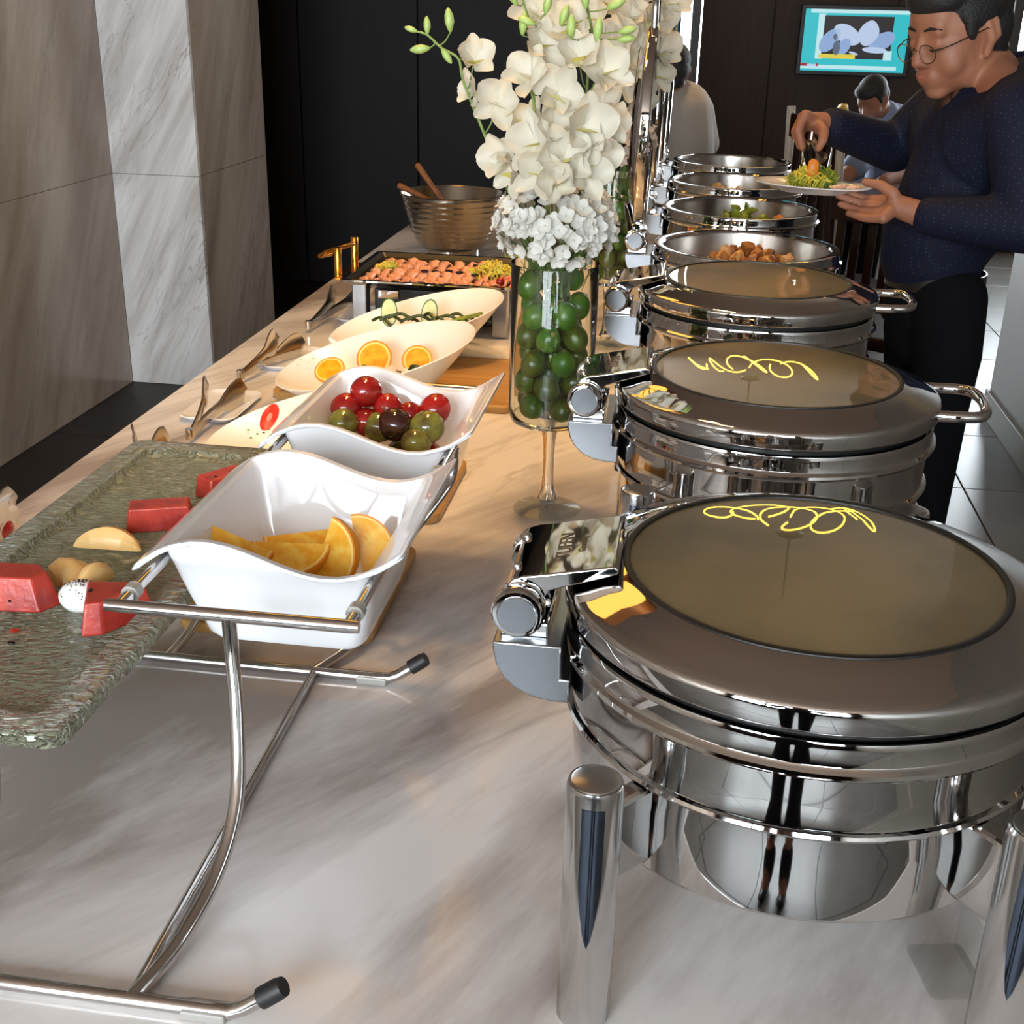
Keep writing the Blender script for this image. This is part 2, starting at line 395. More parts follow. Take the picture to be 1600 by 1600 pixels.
# ------------------------------------------------------------------ chafing dishes
def lid_glass_mat():
    m = bpy.data.materials.new('steamed_lid_glass'); m.use_nodes = True; nt = m.node_tree; b = nt.nodes['Principled BSDF']
    tc = nt.nodes.new('ShaderNodeTexCoord'); n = nt.nodes.new('ShaderNodeTexNoise'); n.inputs['Scale'].default_value = 6; n.inputs['Detail'].default_value = 5
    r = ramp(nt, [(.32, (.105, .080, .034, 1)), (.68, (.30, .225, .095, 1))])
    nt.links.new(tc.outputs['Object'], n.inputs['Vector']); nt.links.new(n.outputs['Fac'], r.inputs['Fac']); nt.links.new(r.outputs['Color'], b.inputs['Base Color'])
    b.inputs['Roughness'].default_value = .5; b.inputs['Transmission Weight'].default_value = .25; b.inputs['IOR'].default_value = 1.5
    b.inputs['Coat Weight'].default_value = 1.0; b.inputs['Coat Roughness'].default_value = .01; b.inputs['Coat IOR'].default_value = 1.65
    return m
M_LIDGLASS = lid_glass_mat()
def text_mesh(s, size, extrude, m):
    c = bpy.data.curves.new('lettering', 'FONT'); c.body = s; c.size = size; c.extrude = extrude; c.align_x = 'CENTER'; c.align_y = 'CENTER'; c.resolution_u = 3
    o = bpy.data.objects.new('lettering', c); COL.objects.link(o)
    dg = bpy.context.evaluated_depsgraph_get(); me = bpy.data.meshes.new_from_object(o.evaluated_get(dg))
    bpy.data.objects.remove(o); me.materials.clear(); me.materials.append(m); return me
def arc_prof(pts): return pts
HX, HZ = -.222, .258          # hinge axis (parallel to the row) in the dish's own frame
N = 96
def make_dish(closed=True, detail=True):
    root = thing('chafing_dish', 'x', 'chafing dish')
    for lx, ly in ((-.156, -.184), (.150, -.184), (.150, .184), (-.156, .184)):
        lg = G().lathe([(.0200, -.03), (.0210, -.028), (.0210, .1845), (.0200, .188), (.0180, .188)], 32, (lx, ly, 0)).build('leg', M_LEG, root)
        G().lathe([(.0178, .1870), (.0178, .1887), (.0165, .1893), (.001, .1893)], 32, (lx, ly, 0)).build('leg_cap', M_BRUSH, lg)
        if detail:
            d = Vector((lx, ly, 0)).normalized(); a0 = math.atan2(d.y, d.x)
            if ly < 0: a0 = R(-88) if lx < 0 else R(-100)
            def blade(u, v):
                z = .052 + .124 * u; hw = .0085 * min(1, (u * 2.2) ** .6); a = a0 + (v - .5) * 2 * hw / .021
                return Vector((lx + .0214 * cos(a), ly + .0214 * sin(a), z))
            G().sheet(blade, 16, 6).build('leg_wedge', M_BLACKSTEEL, lg)  # dark pointed wedge over the leg surface
        b = Vector((lx, ly, 0)).normalized()
        G().box(Vector((lx, ly, 0)) * .86 + Vector((0, 0, .128)), (.055, .018, .07), Matrix.Rotation(math.atan2(b.y, b.x), 3, 'Z')).build('leg_bracket', M_CHROME, root, smooth=0, bevel=.004)
    # outer bowl with rolled rings
    G().shell([(.012, .084), (.135, .0845), (.182, .0850), (.1855, .0855), (.1872, .0868), (.1880, .0885), (.1881, .0895), (.1883, .110), (.1885, .140), (.1886, .1605), (.1887, .1615), (.1900, .1635), (.195, .1640), (.1965, .1665), (.195, .169), (.1915, .1702), (.1912, .1712), (.1912, .190), (.1912, .2125), (.1912, .2135), (.1925, .216)], N).build('bowl_holder', M_CHROME, root)
    G().shell([(.1925, .2155), (.1985, .2165), (.2005, .2195), (.2000, .2225), (.1975, .2245), (.1957, .2258), (.1955, .2265), (.1955, .2395), (.1955, .2405), (.1945, .2440), (.190, .2455), (.178, .2445), (.175, .240)], N).build('water_pan_rim', M_CHROME, root)
    G().shell([(.1755, .241), (.174, .235), (.172, .195), (.165, .180), (.150, .175), (.002, .174)], N).build('food_pan', M_PANIN, root)
    if closed: G().shell([(.182, .2435), (.186, .2440), (.187, .2480), (.186, .2520), (.182, .2525)], N).build('gasket', M_GASKET, root)
    # hinge housing on the counter side
    hg = G()
    P = [(.0, .0), (-.0175, .0)]
    prof = [(-.196, .196), (-.196, .226), (-.252, .226), (-.252, .219), (-.249, .205), (-.243, .194), (-.233, .184), (-.218, .177), (-.200, .1745), (-.188, .1745), (-.188, .196)]
    for y0 in (-.062,):
        vs = [Vector((x, y0, z)) for x, z in prof]; vs2 = [Vector((x, -y0, z)) for x, z in prof]
        hg.loops([vs, vs2], True, True)
    hb = hg.build('hinge_housing', M_HINGE, root, smooth=30, bevel=.0015)
    G().box((-.228, 0, .2325), (.040, .100, .014)).build('hinge_block', M_CHROME, hb, smooth=0, bevel=.002)
    for s in (-1, 1):
        rot = Matrix.Rotation(R(90) * s, 3, 'X')
        G().lathe([(.0185, 0), (.0205, .001), (.0205, .0105), (.0215, .012), (.0215, .022), (.0195, .0245), (.0165, .0250)], 40, (HX - .010, -.042 * s, HZ - .004), rot).build('hinge_barrel', M_CHROME, hb)
        G().lathe([(.0162, .0245), (.0162, .0262), (.0155, .0268), (.001, .0268)], 40, (HX - .010, -.042 * s, HZ - .004), rot).build('hinge_cap', M_HINGE, hb)
    # lid: built closed, turned about the hinge when open
    lid = bpy.data.objects.new('lid', None); COL.objects.link(lid); lid.parent = root
    lid.location = (HX, 0, HZ)
    off = Vector((-HX, 0, -HZ))
    rim = G().shell([(.150, .2575), (.195, .2535), (.1975, .2525), (.1993, .2540), (.1995, .2550), (.1996, .2675), (.1995, .2685), (.1988, .2715), (.1965, .2735), (.190, .2755), (.175, .2815), (.158, .2868), (.1535, .2876)], N, off)
    rim.build('lid_rim', M_CHROME, lid)
    G().shell([(.1545, .2855), (.1535, .2886), (.1505, .2893), (.1480, .2885), (.1475, .2845)], N, off).build('lid_seal', M_GASKET, lid)
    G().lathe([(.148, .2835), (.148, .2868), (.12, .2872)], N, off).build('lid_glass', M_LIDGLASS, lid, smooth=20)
    G().shell([(.150, .2575), (.158, .262), (.160, .284)], 48, off).build('lid_liner', M_BRUSH, lid)
    # hinge arm plate over the rim
    def plate(t):
        pts = []
        for x, z in ((-.244, .262), (-.243, .272), (-.238, .279), (-.229, .2825), (-.215, .2850), (-.160, .2965), (-.1555, .2965), (-.1535, .2940), (-.1545, .2900), (-.163, .2865), (-.182, .2800), (-.195, .2760), (-.207, .2715), (-.214, .262)):
            pts.append(Vector((x, t, z)) + off)
        return pts
    hp = G().loops([plate(-.054), plate(.054)], True, True).build('hinge_arm', M_CHROME, lid, smooth=30, bevel=.002, seg=3)
    for sy in (-.030, .030):
        nrm = Vector((-.45, 0, .9)).normalized()
        G().ell(Vector((-.2375, sy, .2800)) + off, (.0042, .0042, .0042), 14, 8).build('hinge_screw', M_CHROME, lid)
    if detail:
        tm = text_mesh('TUFEN', .0175, .0002, M_ENGRAVE)
        for s, sz, dx in (('TUFEN', .0175, -.2010), ('Germany', .0085, -.1865)):
            o = link('lettering', text_mesh(s, sz, .0002, M_ENGRAVE), lid)
            ang = math.atan2(.2965 - .2850, -.160 + .215)
            z = .2850 + (dx + .215) * math.tan(ang) + .0003
            o.matrix_local = Matrix.Translation(Vector((dx, 0, z)) + off) @ Matrix.Rotation(-ang, 4, 'Y') @ Matrix.Rotation(R(90), 4, 'Z')
    # lid handle on the guests' side
    hd = [(.186, -.060, .262), (.216, -.061, .2625), (.236, -.058, .263), (.247, -.044, .2645), (.252, 0, .266), (.247, .044, .2645), (.236, .058, .263), (.216, .061, .2625), (.186, .060, .262)]
    G().tube([p + off for p in spline(hd, 6)], .0068, 16).build('lid_handle', M_CHROME, lid)
    # burner bracket and drain tap under the bowl
    G().box((.035, -.085, .064), (.058, .020, .028)).box((.012, -.088, .072), (.006, .03, .03)).box((.058, -.088, .072), (.006, .03, .03)).build('burner_bracket', M_LEG, root, smooth=0, bevel=.002)
    if detail: G().lathe([(.0065, 0), (.007, .002), (.007, .032), (.005, .034)], 12, (-.188, .02, .135)).build('drain_tap', M_BLACK, root)
    if not closed:
        lid.rotation_euler = (0, R(-89), 0)
    return root
M_BLACKSTEEL = pmat('dark_wedge', (.10, .12, .16, 1), .12, 1.0)
DY = [.920, 1.500, 2.075, 2.64, 3.19, 3.72, 4.25]
DL = ['nearest polished steel chafing dish, lid closed, cut off by the right edge',
      'closed polished steel chafing dish, second nearest in the row',
      'closed polished steel chafing dish between the second one and the fried pieces',
      'open steel chafing dish full of golden fried pieces',
      'open steel chafing dish holding green vegetables, beyond the fried pieces',
      'open steel chafing dish partly behind the held white plate',
      'farthest open steel chafing dish at the end of the row']
dc = make_dish(True, True); do = make_dish(False, False)
for i, y in enumerate(DY):
    src = dc if i < 3 else do
    o = src if i in (0, 3) else copy_tree(src)
    o.location = (.119, y, TZ + .03); o['label'] = DL[i]; o['group'] = 'row of round chafing dishes'

# ------------------------------------------------------------------ bowl stand of bent steel rod
T = TZ
st = thing('bowl_stand', 'bent steel rod stand holding two wavy white bowls', 'stand', (0, 0, 0))
FY = (.683, 1.198); rr = .0062
for fy in FY:
    path = [(-.86, fy, T + .0068), (-.60, fy, T + .0068), (-.40, fy, T + .0068), (-.325, fy, T + .0068), (-.306, fy, T + .0078), (-.295, fy + .001, T + .0125), (-.272, fy + .004, T + .0285)]
    fb = G().tube(path, rr, 14).build('foot_bar', M_ROD, st)
    G().tube([(-.281, fy + .0027, T + .0225), (-.268, fy + .005, T + .0315), (-.2635, fy + .0055, T + .0345)], [.0088, .0088, .0078], 14).build('end_cap', M_BLACK, fb)
    G().box((-.326, fy, T + .005), (.036, .017, .0095)).build('clear_pad', M_SILICONE, fb, smooth=0, bevel=.002)
legp = [(-.387, .683, .777), (-.371, .735, .785), (-.3605, .800, .806), (-.358, .850, .846), (-.366, .885, .905), (-.3735, .903, .960), (-.376, .908, .998)]
leg = spline(legp, 8)
G().tube(leg, .0066, 14).build('curved_leg', M_ROD, st)
G().tube(spline([(-.396, 1.198, .777), atz(548, 1008, .786), atz(585, 955, .812), atz(610, 905, .85), atz(627, 855, .90), (-.274, 1.385, .95), (-.268, 1.392, .996)], 8), .0064, 14).build('curved_leg', M_ROD, st)
for fy in FY:   # lower legs that carry the glass tray
    lp = [(-.575, fy, .777), (-.568, fy + .06, .788), (-.566, fy + .11, .815), (-.57, fy + .14, .86), (-.575, fy + .15, .905)]
    G().tube(spline(lp, 8), .006, 12).build('tray_leg', M_ROD, st)
    G().cyl((-.70, fy + .15, .907), (-.515, fy + .15, .907), .0055, 12).build('tray_support', M_ROD, st)
G().cyl((-.387, FY[0], .7765), (-.396, FY[1], .7765), .005, 12).build('floor_rod', M_ROD, st)
UY = .908
for yy in (UY, 1.624):
    G().tube([(-.490, yy, 1.0), (-.478, yy, 1.0), (-.266, yy, 1.0), (-.258, yy, 1.0)], [.0055, .0062, .0062, .0055], 14).build('cross_bar', M_ROD, st)
for xx in (-.478, -.268):
    rl = G().cyl((xx, UY, 1.0), (xx, 1.624, 1.0), .0058, 12).build('rail', M_ROD, st)
    for yy in (.930, 1.285): G().tube([(xx, yy, 1.0), (xx, yy + .012, 1.0)], .0083, 14).build('clear_sleeve', M_SILICONE, rl)

# ------------------------------------------------------------------ wavy white bowls
def make_wavy():
    o = thing('wavy_bowl', 'x', 'bowl')
    def w(x):
        u = max(-1.05, min(1.05, x / .134)); return -.0143 * sin(pi * u * 1.1) + .0157 * u ** 5
    def ring(hx, hy, r, n=14):
        pts = []
        base = [(1, 1), (-1, 1), (-1, -1), (1, -1)]
        for k, (sx, sy) in enumerate(base):
            for q in range(5):
                a = R(90 * k + 90 * q / 4); pts.append((sx * (hx - r) + r * cos(a), sy * (hy - r) + r * sin(a)))
            nx, ny = base[(k + 1) % 4]
            a0 = (pts[-1]); a = R(90 * (k + 1)); b0 = (nx * (hx - r) + r * cos(a), ny * (hy - r) + r * sin(a))
            for q in range(1, n): pts.append((a0[0] + (b0[0] - a0[0]) * q / n, a0[1] + (b0[1] - a0[1]) * q / n))
        return pts
    L = []
    for hx, hy, r, dz in ((.134, .134, .007, -.0015), (.134, .134, .007, .0005), (.1320, .1325, .007, .0024), (.118, .1285, .007, .0022), (.102, .1250, .007, .0018)):
        L.append([Vector((x, y, w(x) + dz)) for x, y in ring(hx, hy, r)])
    for hx, hy, r, z, k in ((.0985, .1220, .008, -.003, .95), (.0950, .1170, .010, -.018, .6), (.087, .1040, .012, -.058, .25), (.078, .088, .014, -.100, 0), (.074, .084, .015, -.106, 0), (.066, .076, .015, -.107, 0)):
        L.append([Vector((x, y, w(x) * k + z)) for x, y in ring(hx, hy, r)])
    g = G().loops(L, False, True); g.build('bowl_body', M_CERAMIC, o, smooth=33, solid=.0055)
    return o
bw = make_wavy(); bw.location = (-.372, 1.1235, 1.0135); tag(bw, 'wavy white porcelain bowl of orange wedges, nearer the camera', 'bowl', 'wavy bowls on the rod stand')
bw2 = copy_tree(bw); bw2.location = (-.372, 1.4804, 1.0135); tag(bw2, 'wavy white porcelain bowl of cherry tomatoes, behind the orange wedges', 'bowl', 'wavy bowls on the rod stand')

# ------------------------------------------------------------------ orange wedges
M_PEEL = pmat('orange_peel', srgb(226, 140, 22), .4, bump=(300, .25, .001))
M_PITH = pmat('orange_pith', srgb(244, 214, 130), .5)
M_OFLESH = pmat('orange_flesh', srgb(240, 172, 40), .25, noise=(srgb(250, 206, 92), 90, .35, .65), Subsurface_Weight=.15, Subsurface_Radius=(.01, .006, .002), bump=(120, .5, .001))
def make_wedge(ang, r=.036):
    o = thing('orange_wedge', 'x', 'orange wedge')
    def patch(rad, n=8, m=14):
        return [[Vector((rad * sin(pi * j / m) * sin(-ang / 2 + ang * i / n), rad * cos(pi * j / m) * 1.06, -rad * sin(pi * j / m) * cos(-ang / 2 + ang * i / n))) for j in range(m + 1)] for i in range(n + 1)]
    def solid(r0, name, m, parent, inner=None):
        g = G(); P = patch(r0); n = 8; mm = 14
        g.sheet(lambda u, v: P[round(u * n)][round(v * mm)], n, mm)
        if inner is None:
            for i in (0, n): g.sheet(lambda u, v: P[i][round(v * mm)] * u + Vector((0, P[i][round(v * mm)].y * (1 - u), 0)), 4, mm)
        else:
            Q = patch(inner); g.sheet(lambda u, v: Q[round(u * n)][round(v * mm)], n, mm)
            for i in (0, n): g.sheet(lambda u, v: P[i][round(v * mm)].lerp(Q[i][round(v * mm)], u), 1, mm)
        return g.build(name, m, parent, smooth=35)
    solid(r * .90, 'flesh', M_OFLESH, o); solid(r * .955, 'pith', M_PITH, o, r * .895); solid(r, 'peel', M_PEEL, o, r * .95)
    return o
wedge = make_wedge(R(62)); used = False
# (pixel, height, euler)
WL = ['orange wedge lying on its side at the left of its bowl', 'orange wedge in the middle of its bowl, low and half hidden', 'orange wedge standing upright, showing a round cut face', 'orange wedge at the right end of its bowl', 'orange wedge at the back under the others', 'orange wedge nearest the bowl front wall']
for k, (u, v, z, e, s) in enumerate([(372, 838, .985, ((.1, -.6, .75), (.95, -.25, -.15)), 1.12), (455, 848, .978, ((.0, -.55, .8), (.98, .12, -.08)), 1.1), (500, 868, .966, ((-.25, -.9, .3), (.2, .0, .97)), 1.15), (560, 862, .966, ((.3, -.85, .4), (-.2, .1, .97)), 1.05), (470, 832, .955, ((0, -.4, .9), (1, .3, 0)), 1.1)]):
    o = wedge if k == 0 else copy_tree(wedge)
    Nn = Vector(e[0]).normalized(); Aa = Vector(e[1]); Aa = (Aa - Nn * Aa.dot(Nn)).normalized(); hA = R(31); Lm = Matrix((Vector((cos(hA), 0, sin(hA))), Vector((0, 1, 0)), Vector((-sin(hA), 0, cos(hA))))); Wm = Matrix((Nn, Aa, Nn.cross(Aa))).transposed()
    o.location = atz(u, v, z + .004); o.rotation_euler = (Wm @ Lm).to_euler(); o.scale = (s, s, s); tag(o, WL[k], 'orange wedge', 'orange wedges in the near bowl')

# ------------------------------------------------------------------ cherry tomatoes
M_TOM = pmat('tomato_red', srgb(158, 26, 22), .12, noise=(srgb(120, 18, 16), 30, .4, .7), Coat_Weight=.4)
M_TOMD = pmat('tomato_dark', srgb(64, 26, 20), .1, noise=(srgb(42, 30, 18), 40, .4, .6), Coat_Weight=.4)
M_TOMG = pmat('tomato_green', srgb(120, 122, 52), .14, noise=(srgb(84, 70, 34), 45, .45, .65), Coat_Weight=.4)
M_SCAR = pmat('stem_scar', srgb(96, 78, 40), .7)
def make_tom(m, r):
    o = thing('cherry_tomato', 'x', 'tomato'); G().ell((0, 0, 0), (r, r, r * 1.08), 24, 16).build('tomato_flesh', m, o); G().ell((0, 0, r * 1.06), (r * .12, r * .12, r * .05), 8, 6).build('stem_scar', M_SCAR, o); return o
tp = {}
TOMS = [('r', 573, 612, 1.030, .0195, 'topmost red cherry tomato, against the bowl back wall'), ('r', 541, 637, 1.010, .0185, 'red cherry tomato at the left of the bowl'), ('r', 606, 637, 1.010, .0185, 'red cherry tomato just right below the topmost one'),
        ('r', 680, 640, 1.008, .0195, 'red cherry tomato at the far right of the bowl'), ('r', 640, 650, .998, .017, 'red cherry tomato peeking out between the dark and the right one'), ('r', 572, 660, .992, .018, 'red cherry tomato low in the pile beside the dark one'),
        ('d', 617, 664, .994, .0205, 'dark maroon cherry tomato at the front of the pile'), ('g', 667, 668, .992, .021, 'large mottled green tomato at the right of the dark one'), ('g', 536, 661, .996, .018, 'mottled green tomato at the left edge of the pile'),
        ('g', 592, 667, .988, .019, 'mottled green tomato left of the dark one'), ('g', 650, 692, .978, .018, 'small green tomato lowest at the front right')]
for k, u, v, z, r, lab in TOMS:
    if k not in tp: tp[k] = o = make_tom({'r': M_TOM, 'd': M_TOMD, 'g': M_TOMG}[k], .02)
    else: o = copy_tree(tp[k])
    o.location = atz(u, v, z - .016); o.scale = (r * 1.1 / .02,) * 3; o.rotation_euler = (u % 7, v % 5, z * 50 % 3); tag(o, lab, 'tomato', 'cherry tomatoes in the wavy bowl')

for k in range(12):
    o = copy_tree(tp['r' if k % 2 else 'g']); o.location = (-.372 + (-.042, 0, .042)[k % 3], 1.418 + .041 * (k // 3), .9275 + (.0 if k % 2 else .002)); o.rotation_euler = (k, k * 2, 0); o.scale = (.95,) * 3
    tag(o, 'cherry tomato at the bottom of the wavy bowl, under the visible ones', 'tomato', 'cherry tomatoes at the bowl bottom')

# ------------------------------------------------------------------ textured glass tray
def tray_mat():
    m = bpy.data.materials.new('textured_green_glass'); m.use_nodes = True; nt = m.node_tree; b = nt.nodes['Principled BSDF']
    b.inputs['Base Color'].default_value = srgb(186, 190, 164); b.inputs['Roughness'].default_value = .06; b.inputs['Transmission Weight'].default_value = .62; b.inputs['IOR'].default_value = 1.45
    mp = stretched(nt, (0, 0, R(12)), (1.7, .8, 1)); n = nt.nodes.new('ShaderNodeTexNoise'); n.inputs['Scale'].default_value = 95; n.inputs['Detail'].default_value = 3; n.inputs['Distortion'].default_value = 1.0
    r = ramp(nt, [(.40, (0, 0, 0, 1)), (.60, (1, 1, 1, 1))]); bp = nt.nodes.new('ShaderNodeBump'); bp.inputs['Strength'].default_value = 1.0; bp.inputs['Distance'].default_value = .012
    nt.links.new(mp.outputs['Vector'], n.inputs['Vector']); nt.links.new(n.outputs['Fac'], r.inputs['Fac']); nt.links.new(r.outputs['Color'], bp.inputs['Height']); nt.links.new(bp.outputs['Normal'], b.inputs['Normal'])
    return m
M_TRAY = tray_mat()
ty = thing('glass_tray', 'long rectangular textured green glass tray of cut fruit', 'tray', (-.6175, 1.161, .913))
HXT, HYT = .129, .360
L = [rrect(HXT - .004, HYT - .004, .016, 0), rrect(HXT, HYT, .018, .003), rrect(HXT, HYT, .018, .014), rrect(HXT - .003, HYT - .003, .017, .017), rrect(HXT - .030, HYT - .030, .010, .0165), rrect(HXT - .032, HYT - .032, .008, .0160), rrect(HXT - .034, HYT - .034, .008, .0095), rrect(HXT - .040, HYT - .040, .008, .0060), rrect(HXT - .042, HYT - .042, .008, .0060)]
G().loops(L, True, True).build('tray_body', M_TRAY, ty, smooth=50)
TRZ = .9195

# ------------------------------------------------------------------ cut fruit on the tray
M_WMEL = pmat('watermelon_flesh', srgb(184, 62, 48), .3, noise=(srgb(140, 30, 26), 40, .42, .70), Subsurface_Weight=.25, Subsurface_Radius=(.012, .004, .003), bump=(160, .5, .001))
M_SEED = pmat('black_seed', (.008, .007, .006, 1), .2)
M_MELON = pmat('melon_flesh', srgb(244, 206, 140), .28, noise=(srgb(236, 182, 104), 22, .4, .65), Subsurface_Weight=.3, Subsurface_Radius=(.012, .008, .004))
M_DRAGON = pmat('dragonfruit_flesh', srgb(236, 234, 232), .3, Subsurface_Weight=.2)
def chunk(poly, h, m, name, label, cat, loc, rot, grp, seeds=(), taper=.9):
    o = thing(name, label, cat, loc, 0, grp); o.rotation_euler = Euler([R(a) for a in rot]); cx = sum(p[0] for p in poly) / len(poly); cy = sum(p[1] for p in poly) / len(poly)
    a = [Vector((x, y, 0)) for x, y in poly]; b = [Vector((cx + (x - cx) * taper, cy + (y - cy) * taper, h)) for x, y in poly]
    G().loops([a, b], True, True).build('flesh', m, o, smooth=0, bevel=.0025, seg=3)
    for s in seeds: G().ell(s, (.0022, .0036, .0014), 10, 6).build('seed', M_SEED, o)
    return o
WG = 'watermelon pieces on the glass tray'
def fz(u, v, z=TRZ): p = atz(u, v, z); return p
chunk([(-.05, -.022), (.035, -.026), (.05, -.002), (.03, .024), (-.04, .028)], .036, M_WMEL, 'watermelon_piece', 'large watermelon wedge at the left edge of the photo', 'watermelon', fz(25, 940), (0, 0, 8), WG, [(-.02, -.0205, .022), (.004, -.021, .012)], .72)
chunk([(-.040, -.018), (.040, -.018), (.040, .018), (-.040, .018)], .030, M_WMEL, 'watermelon_piece', 'long oblong watermelon block in the middle of the tray', 'watermelon', fz(252, 822), (0, 0, 22), WG, [], .86)
chunk([(-.034, -.018), (.034, -.018), (.034, .018), (-.034, .018)], .028, M_WMEL, 'watermelon_piece', 'watermelon block at the far end of the tray with a black seed', 'watermelon', fz(352, 770), (0, 0, 55), WG, [(-.016, -.006, .0275)], .86)
chunk([(-.030, .022), (-.012, -.040), (.008, -.034), (.045, .018), (.02, .026)], .034, M_WMEL, 'watermelon_piece', 'pointed watermelon wedge below the dragon fruit', 'watermelon', fz(168, 968), (0, 0, 6), WG, [(-.012, -.004, .0345)], .8)
def crescent(label, loc, rotz, length, w, arc, m, tilt=0):
    o = thing('melon_slice', label, 'melon', loc, 0, 'melon slices on the glass tray'); o.rotation_euler = (R(tilt), 0, R(rotz)); L = []
    for i in range(17):
        t = i / 16; a = (t - .5) * arc; k = max(.08, sin(pi * t) ** .6); rad = length / arc
        c = Vector((rad * sin(a), rad * cos(a) - rad * cos(arc / 2), 0)); L.append([c + Vector((0, x * w * k, y * .020 * k + .001)) for x, y in ((-1, 0), (-.9, .75), (-.3, 1.15), (.3, 1.0), (.9, .55), (1, 0))])
    G().loops(L, True, True).build('flesh', m, o, smooth=45); return o
crescent('long pale melon slice across the middle of the tray', fz(168, 858), 2, .085, .016, 1.2, M_MELON)
crescent('rounded melon piece beside the big left watermelon wedge', fz(98, 905), -48, .052, .022, 1.2, M_MELON)
crescent('short melon piece leaning beside the dragon fruit', fz(152, 912), 70, .05, .014, 1.0, M_MELON)
dg_ = thing('dragonfruit_piece', 'white dragon fruit piece full of black seeds', 'dragon fruit', fz(130, 948))
G().ell((0, 0, .012), (.024, .019, .017), 20, 12).build('flesh', M_DRAGON, dg_)
rnd = random.Random(7); sg = G()
for k in range(90):
    a = rnd.random() * 2 * pi; th = rnd.random() * 1.25
    p = Vector((.024 * sin(th) * cos(a), .019 * sin(th) * sin(a), .012 + .017 * cos(th))); sg.ell(p, .0008, 6, 4)
o = sg.build('seeds', M_SEED, dg_); o['kind'] = 'stuff'
for u, v, l in ((18, 1004, 'black watermelon seed lying on the tray floor'), (143, 921, 'large black seed on the dragon fruit')):
    z = TRZ + .001 if u < 100 else TRZ + .031
    tag(G().ell((0, 0, 0), (.0042, .0028, .0014), 12, 8).build('melon_seed', M_SEED), l, 'seed').location = atz(u, v, z)
tag(G().ell((0, 0, 0), (.005, .004, .0016), 10, 8, jit=.3, rnd=rnd).build('watermelon_crumb', M_WMEL), 'small red watermelon crumb on the tray', 'watermelon').location = atz(22, 985, TRZ + .001)
g = thing('cherry_tomato', 'red fruit cut off at the left edge beyond the tray', 'tomato', atz(2, 826, T + .0175)); G().ell((0, 0, 0), (.018, .018, .016), 18, 12).build('tomato_flesh', M_TOM, g)

# ------------------------------------------------------------------ bamboo boards
def board(label, x0, x1, y0, y1, slot=True):
    o = thing('bamboo_board', label, 'board', ((x0 + x1) / 2, (y0 + y1) / 2, T), 0, 'bamboo serving boards'); hx, hy = (x1 - x0) / 2, (y1 - y0) / 2
    L = [rrect(hx - .002, hy - .002, .02, 0), rrect(hx, hy, .022, .003), rrect(hx, hy, .022, .014), rrect(hx - .003, hy - .003, .02, .016), rrect(hx - .020, hy - .016, .016, .016), rrect(hx - .024, hy - .020, .014, .0125)]
    G().loops(L, True, True).build('board_body', M_BAMBOO, o, smooth=40); return o
board('bamboo board under the orange slice salad bowl, by the lime vase', -.80, -.315, 2.225, 2.57)
board('bamboo board under the strawberry salad bowl, behind the tomato bowl', -.80, -.345, 1.665, 1.925)
board('bamboo board on the counter beneath the rod stand', -.60, -.350, 1.275, 1.555)

# ------------------------------------------------------------------ slanted salad bowls
def salad_bowl(label, cx, cy, z0):
    o = thing('salad_bowl', label, 'bowl', (cx, cy, z0), 0, 'slanted white salad bowls'); n = 56; L = []
    def ring(hx, hy, z, tilt, dx=0, off=0):
        out = []
        for k in range(n):
            a = 2 * pi * k / n; c, s = cos(a), sin(a)
            out.append(Vector((dx + hx * c, hy * s, z + tilt * (.050 * c + .018 * s))))
        return out
    for hx, hy, z, t, dx in ((.085, .075, .000, 0, -.012), (.092, .082, .003, 0, -.012), (.125, .105, .028, .3, -.008), (.168, .135, .066, .75, -.002), (.193, .150, .0905, 1, 0), (.1955, .152, .0930, 1, 0), (.1935, .1505, .0945, 1, 0), (.190, .147, .0925, 1, 0), (.165, .131, .068, .75, -.002), (.122, .101, .032, .3, -.008), (.09, .08, .010, .05, -.012), (.05, .045, .006, 0, -.012)):
        L.append(ring(hx, hy, z, t, dx))
    G().loops(L, True, True).build('bowl_body', M_CERAMICW, o, smooth=50); return o
BZ = T + .0135
SB = [(-.604, 1.835, 'slanted white salad bowl with a strawberry slice, half hidden'), (-.582, 2.215, 'slanted white salad bowl with orange slices'), (-.584, 2.58, 'slanted white salad bowl with cucumber slices')]
for (x, y, l), zz in zip(SB, (BZ, BZ, T + .001)):
    o = salad_bowl(l, x, y, zz)
    if y < 2: o.scale = (.86, .86, .86)

M_ORSL = pmat('orange_slice_flesh', srgb(250, 182, 40), .3, noise=(srgb(240, 150, 20), 60, .4, .65), Subsurface_Weight=.15)
def orange_slice(label, u, v, y, nrm, r=.033):
    o = thing('orange_slice', label, 'orange slice', at(u, v, y), 0, 'orange slices in the salad bowl'); rot = frame(nrm)
    o.rotation_euler = rot.to_euler()
    G().lathe([(r * .88, -.0018), (r * .88, .0018)], 32).build('flesh', M_ORSL, o, smooth=30)
    G().lathe([(r * .885, -.0019), (r, -.0016), (r, .0016), (r * .885, .0019)], 32, closed=True).build('peel', M_PEEL, o, smooth=30)
    G().lathe([(r * .80, -.0020), (r * .90, -.0020), (r * .90, .0020), (r * .80, .0020)], 32, closed=True).build('pith', M_PITH, o, smooth=30)
orange_slice('orange slice lying at the left front of the salad bowl', 515, 578, 2.185, (-.1, -.6, .8), .030)
orange_slice('largest orange slice leaning on the salad bowl back wall', 585, 560, 2.26, (-.05, -.86, .5), .036)
orange_slice('orange slice at the right of the salad bowl', 652, 563, 2.25, (.12, -.85, .5), .030)
M_CUC = pmat('cucumber_flesh', srgb(206, 208, 120), .25, noise=(srgb(222, 222, 150), 70, .4, .6))
